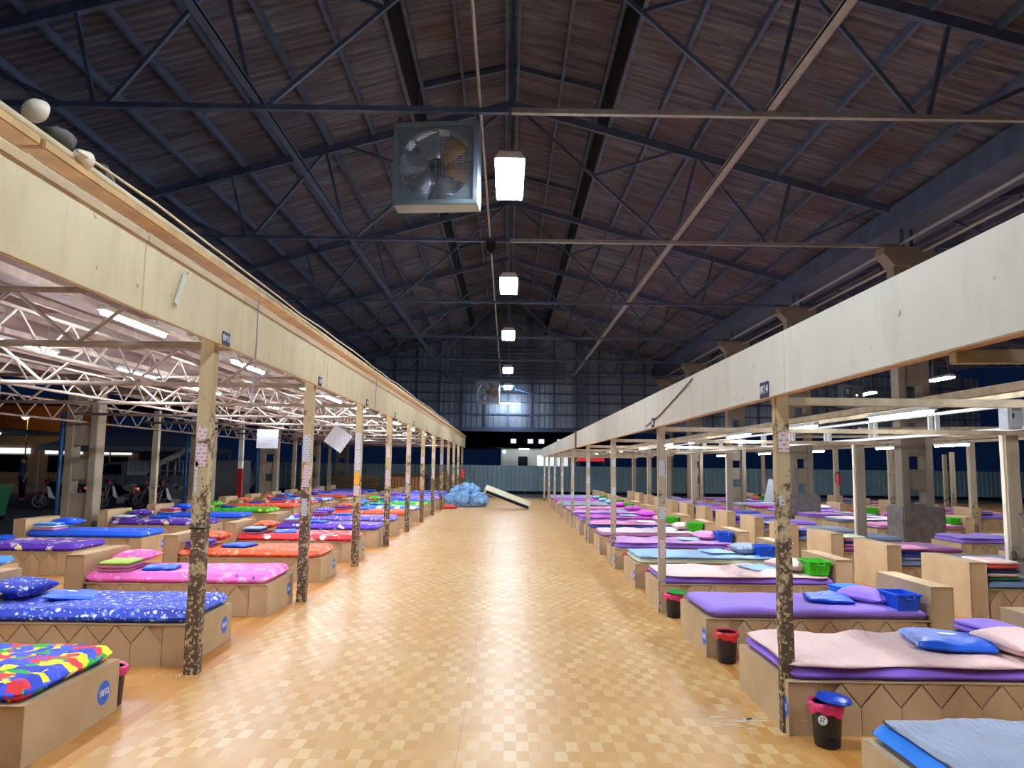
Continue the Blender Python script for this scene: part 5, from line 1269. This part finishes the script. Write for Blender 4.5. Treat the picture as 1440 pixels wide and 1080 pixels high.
# truck with caged bed
def truck(x, y, rz):
    t = empty('cage_truck', (x, y, GZ), rz); bd = plain('grey_truck_paint', (120, 130, 134), 0.45, 0.1, 0.1); 
    mb = MB(); mb.box(-1.5, 1.1, -0.85, 0.85, 0.62, 0.72); build(mb, 'load_floor', STEEL, t)
    for s in (-1, 1):
        mb = MB(); mb.box(-1.5, 1.1, s * 0.85 - 0.02, s * 0.85 + 0.02, 0.72, 1.08)
        for i in range(4): mb.box(-1.5, 1.1, s * 0.87 - 0.01, s * 0.87 + 0.01, 0.76 + i * 0.08, 0.79 + i * 0.08)
        build(mb, 'side_board', bd, t)
        mb = MB()
        for i in range(9): mb.bar((-1.48 + i * 0.32, s * 0.85, 1.08), (-1.48 + i * 0.32, s * 0.85, 1.62), 0.03)
        for z in (1.25, 1.62): mb.bar((-1.5, s * 0.85, z), (1.1, s * 0.85, z), 0.03)
        build(mb, 'cage_rail', STEELL, t)
    mb = MB(); mb.box(-1.52, -1.48, -0.85, 0.85, 0.72, 1.08); mb.bar((-1.5, -0.85, 1.62), (-1.5, 0.85, 1.62), 0.03); build(mb, 'tail_board', bd, t)
    mb = MB(); mb.prism([(1.15, 0.45), (2.75, 0.45), (2.8, 0.95), (2.3, 1.05), (2.05, 1.55), (1.2, 1.58)], -0.82, 0.82); build(mb, 'cab', bd, t, bevel=0.06)
    mb = MB(); mb.prism([(1.35, 1.08), (2.15, 1.08), (1.97, 1.46), (1.38, 1.48)], -0.83, 0.83); build(mb, 'cab_window', plain('dark_glass', (14, 18, 26), 0.1), t)
    for wx in (-0.8, 2.2):
        for s in (-1, 1):
            mb = MB(); mb.lathe([(0.1, -0.1), (0.30, -0.1), (0.33, -0.07), (0.33, 0.07), (0.30, 0.1), (0.1, 0.1)], 24, (wx, s * 0.72, 0.33), Matrix.Rotation(PI / 2, 4, 'X')); build(mb, 'wheel', CABLE, t, 'auto')
    for s in (-1, 1):
        mb = MB(); mb.box(-1.56, -1.5, s * 0.7 - 0.09, s * 0.7 + 0.09, 0.50, 0.60); build(mb, 'tail_lamp', glow('truck_red', (1, 0.08, 0.03), 9.0) if s < 0 else REDPL, t)
    tag(t, 'small grey truck with a caged load bed and glowing red tail lamp', 'truck')
truck(-13.4, 30.2, PI - 0.12)
mb = MB(); mb.prism([(-0.7, 0), (0.7, 0.12), (0.72, 0.2), (-0.68, 0.08)], -0.3, 0.3)
tag(build(mb, 'foam_sheet', P['cream'], loc=(-13.1, 30.1, 1.62), rot=(0, R(-22), 0)), 'pale foam sheet tilted on top of the truck cage', 'sheet')
# grey shed beside the truck, parked car
mb = MB()
for i in range(10): mb.box(-0.9, 0.9, -0.02 if i % 2 else 0, 0.03, i * 0.17, i * 0.17 + 0.165)
mb.box(-0.9, 0.9, 0.03, 1.5, 0, 1.7)
tag(build(mb, 'metal_shed', plain('grey_slatted_metal', (120, 128, 130), 0.6, 0.1, 0.1), loc=(-12.3, 32.6, GZ)), 'grey slatted metal shed right of the caged truck', 'shed')
t = empty('parked_car', (-13.2, 37.0, GZ), R(100))
mb = MB(); mb.prism([(-2.0, 0.35), (2.0, 0.35), (2.05, 0.75), (1.1, 0.88), (0.6, 1.35), (-1.0, 1.40), (-1.6, 0.95), (-2.05, 0.85)], -0.82, 0.82); build(mb, 'car_body', plain('silver_car_paint', (150, 156, 164), 0.3, 0.4), t, bevel=0.1)
mb = MB(); mb.prism([(0.98, 0.9), (0.56, 1.28), (-0.92, 1.32), (-1.4, 0.95)], -0.80, 0.80); build(mb, 'window_band', plain('dark_glass', (14, 18, 26), 0.1), t, bevel=0.02, loc=(0, 0, 0.01))
for wx in (-1.25, 1.3):
    for s in (-1, 1):
        mb = MB(); mb.lathe([(0.1, -0.1), (0.28, -0.1), (0.31, -0.07), (0.31, 0.07), (0.28, 0.1), (0.1, 0.1)], 24, (wx, s * 0.74, 0.31), Matrix.Rotation(PI / 2, 4, 'X')); build(mb, 'wheel', CABLE, t, 'auto')
for s in (-1, 1):
    mb = MB(); mb.box(-2.08, -2.0, s * 0.6 - 0.12, s * 0.6 + 0.12, 0.62, 0.74); build(mb, 'lamp', STEELL, t, bevel=0.02)
tag(t, 'silver car parked beyond the red and white canopy post', 'car')
# marquee roof
t = empty('marquee', (-20.4, 42.8, GZ))
mb = MB(); a = 3.7; mb.add([(-a, -3.6, 2.35), (a, -3.6, 2.35), (a, 3.6, 2.35), (-a, 3.6, 2.35), (0, 0, 3.75), (-a, -3.6, 2.1), (a, -3.6, 2.1), (a, 3.6, 2.1), (-a, 3.6, 2.1)], [(0, 1, 4), (1, 2, 4), (2, 3, 4), (3, 0, 4), (0, 5, 6, 1), (1, 6, 7, 2), (2, 7, 8, 3), (3, 8, 5, 0)])
build(mb, 'tent_roof', plain('grey_canvas', (150, 158, 162), 0.8, 0, 0.08), t)
for sx in (-1, 1):
    for sy in (-1, 1):
        mb = MB(); mb.tube([(sx * (a - .1), sy * 3.5, 0), (sx * (a - .1), sy * 3.5, 2.35)], 0.04); build(mb, 'tent_pole', WHITEST, t)
tag(t, 'grey canvas marquee with a peaked roof outside on the left', 'marquee')
# building with timber slats and lit shop fronts
t = empty('shop_building', (-29.5, 50, GZ))
mb = MB(); mb.box(-8, 5.5, 0, 6, 0, 3.2); build(mb, 'ground_floor_wall', plain('beige_render', (150, 140, 124), 0.8), t)
mb = MB()
for i in range(9): mb.box(-5.5, 3.6, -0.6, -0.54, 3.35 + i * 0.19, 3.51 + i * 0.19)
mb.box(-5.5, 3.6, -0.52, 0, 3.3, 5.1)
build(mb, 'slatted_upper_wall', plain('orange_timber_slat', (140, 92, 64), 0.7, 0, 0.15), t)
mb = MB(); mb.box(-9, 6.2, -2.5, 6, 5.2, 5.5); build(mb, 'roof', DARK, t)
for k, x in enumerate((-4.0, -0.6, 2.6)):
    mb = MB(); mb.box(x, x + 2.4, -0.1, 0.02, 2.0, 2.35); build(mb, 'shop_sign', glow('lit_sign', (0.85, 0.92, 0.9), 0.8), t)
    mb = MB(); mb.box(x + 0.2, x + 2.2, -0.05, 0.02, 0.8, 1.9); build(mb, 'shop_window', plain('dark_glass', (14, 18, 26), 0.1), t)
tag(t, 'two storey shop building with orange slatted upper wall and lit signs', 'building')
t = empty('street_lamp', (-29.3, 46.6, GZ))
mb = MB(); mb.tube([(0, 0, 0), (0, 0, 4.0), (0.1, -0.3, 4.2)], 0.04); build(mb, 'lamp_pole', STEEL, t)
mb = MB(); mb.lathe([(0.05, -0.12), (0.16, -0.06), (0.19, 0.0), (0.15, 0.1), (0.03, 0.14)], 14, (0.1, -0.4, 4.15)); build(mb, 'lamp_globe', glow('sodium_lamp', (1.0, 0.55, 0.14), 75.0), t, True)
tag(t, 'street lamp with orange glow before the slatted building', 'street lamp')
t = empty('outdoor_shelter', (-30.9, 40, GZ))
mb = MB(); mb.box(-6, 6.5, -4, 4, 3.05, 3.12); build(mb, 'shelter_roof', STEEL, t)
for sx in (-5.9, 0, 6.3):
    for sy in (-3.8, 3.8):
        mb = MB(); mb.tube([(sx, sy, 0), (sx, sy, 3.05)], 0.05); build(mb, 'shelter_post', STEEL, t)
for k, (x, y) in enumerate([(-2.5, -2), (-1.0, -2), (1.2, -1.5), (3.0, 1.5), (4.6, -2.0)]):
    mb = MB(); mb.box(x - 0.3, x + 0.3, y - 0.15, y + 0.15, 2.96, 3.04); build(mb, 'ceiling_lamp', glow('shelter_lamp', (0.95, 0.97, 1), 9.0), t)
tag(t, 'open shelter with small bright ceiling lamps at the far left outside', 'shelter')
# beyond the fence, straight ahead
t = empty('lit_house', (0, 72, GZ))
wl = plain('white_render', (214, 220, 216), 0.7)
mb = MB(); mb.box(-0.6, 6.5, 0, 5, 0, 3.2); build(mb, 'house_wall', wl, t)
mb = MB(); mb.box(-6, 12, -1.5, 6, 3.25, 3.5); mb.box(-6, 12, 0.3, 6, 3.5, 7.5); build(mb, 'upper_storey', DARK, t)
for x in (0.3, 1.9, 2.95, 4.7):
    mb = MB(); mb.box(x, x + 0.5, 0.2, 0.3, 3.75, 4.15); build(mb, 'upper_window', glow('upper_window_light', (0.8, 0.9, 1.0), 0.9), t)
for (a, b, c, d) in ((1.0, 1.9, 1.2, 2.5),): mb = MB(); mb.box(a, b, -0.03, 0.02, 0.2, d); build(mb, 'doorway', DARK, t)
for (a, b) in ((2.8, 3.5), (3.6, 4.6), (4.7, 5.7)):
    mb = MB(); mb.box(a, b, -0.03, 0.02, 1.3, 2.6); build(mb, 'shop_window', glow('house_window_light', (0.75, 0.88, 0.95), 0.6), t)
for x in (1.1, 3.2):
    mb = MB(); mb.box(x, x + 0.9, -1.2, -1.1, 3.12, 3.2); build(mb, 'eave_lamp', glow('eave_tube', (0.95, 1, 1), 22.0), t)
mb = MB(); mb.lathe([(0.05, -0.1), (0.14, 0), (0.05, 0.1)], 12, (-0.3, -1.0, 2.9)); build(mb, 'gate_lamp', glow('gate_lamp_light', (0.95, 0.97, 1), 25.0), t, True)
tag(t, 'white building with lit windows seen above the far fence', 'building')
for k, (x, y, z, c, st, lb) in enumerate([(9.3, 70, 3.0, (1, 0.45, 0.25), 40, 'orange street light beyond the fence right of the lit building'), (4.6, 66, 3.1, (1, 0.6, 0.3), 20, 'small orange light at the corner beyond the far fence'), (14.5, 70, 3.3, (1, 0.4, 0.2), 22, 'dim orange street light beyond the fence behind the right posts')]):
    t = empty('street_lamp', (x, y, GZ))
    mb = MB(); mb.tube([(0, 0, 0), (0, 0, z)], 0.05); build(mb, 'lamp_pole', STEEL, t)
    mb = MB(); mb.lathe([(0.05, -0.12), (0.18, 0), (0.05, 0.12)], 12, (0, 0, z + 0.1)); build(mb, 'lamp_globe', glow('road_lamp_%s' % ['a', 'b', 'c'][k], c, st), t, True)
    tag(t, lb, 'street lamp')
t = empty('market_stall', (7.4, 68, GZ))
mb = MB(); mb.prism([(-1.2, 2.1), (1.2, 2.1), (1.0, 2.6), (-1.0, 2.6)], -0.8, 0.8); build(mb, 'stall_awning', glow('self_lit_red_awning', (0.8, 0.04, 0.05), 0.45), t)  # awning emits its own glow in place of light falling on it
for sx in (-1.1, 1.1):
    mb = MB(); mb.tube([(sx, -0.7, 0), (sx, -0.7, 2.1)], 0.04); build(mb, 'stall_post', WHITEST, t)
tag(t, 'red self lit stall awning seen over the fence between right posts', 'stall')
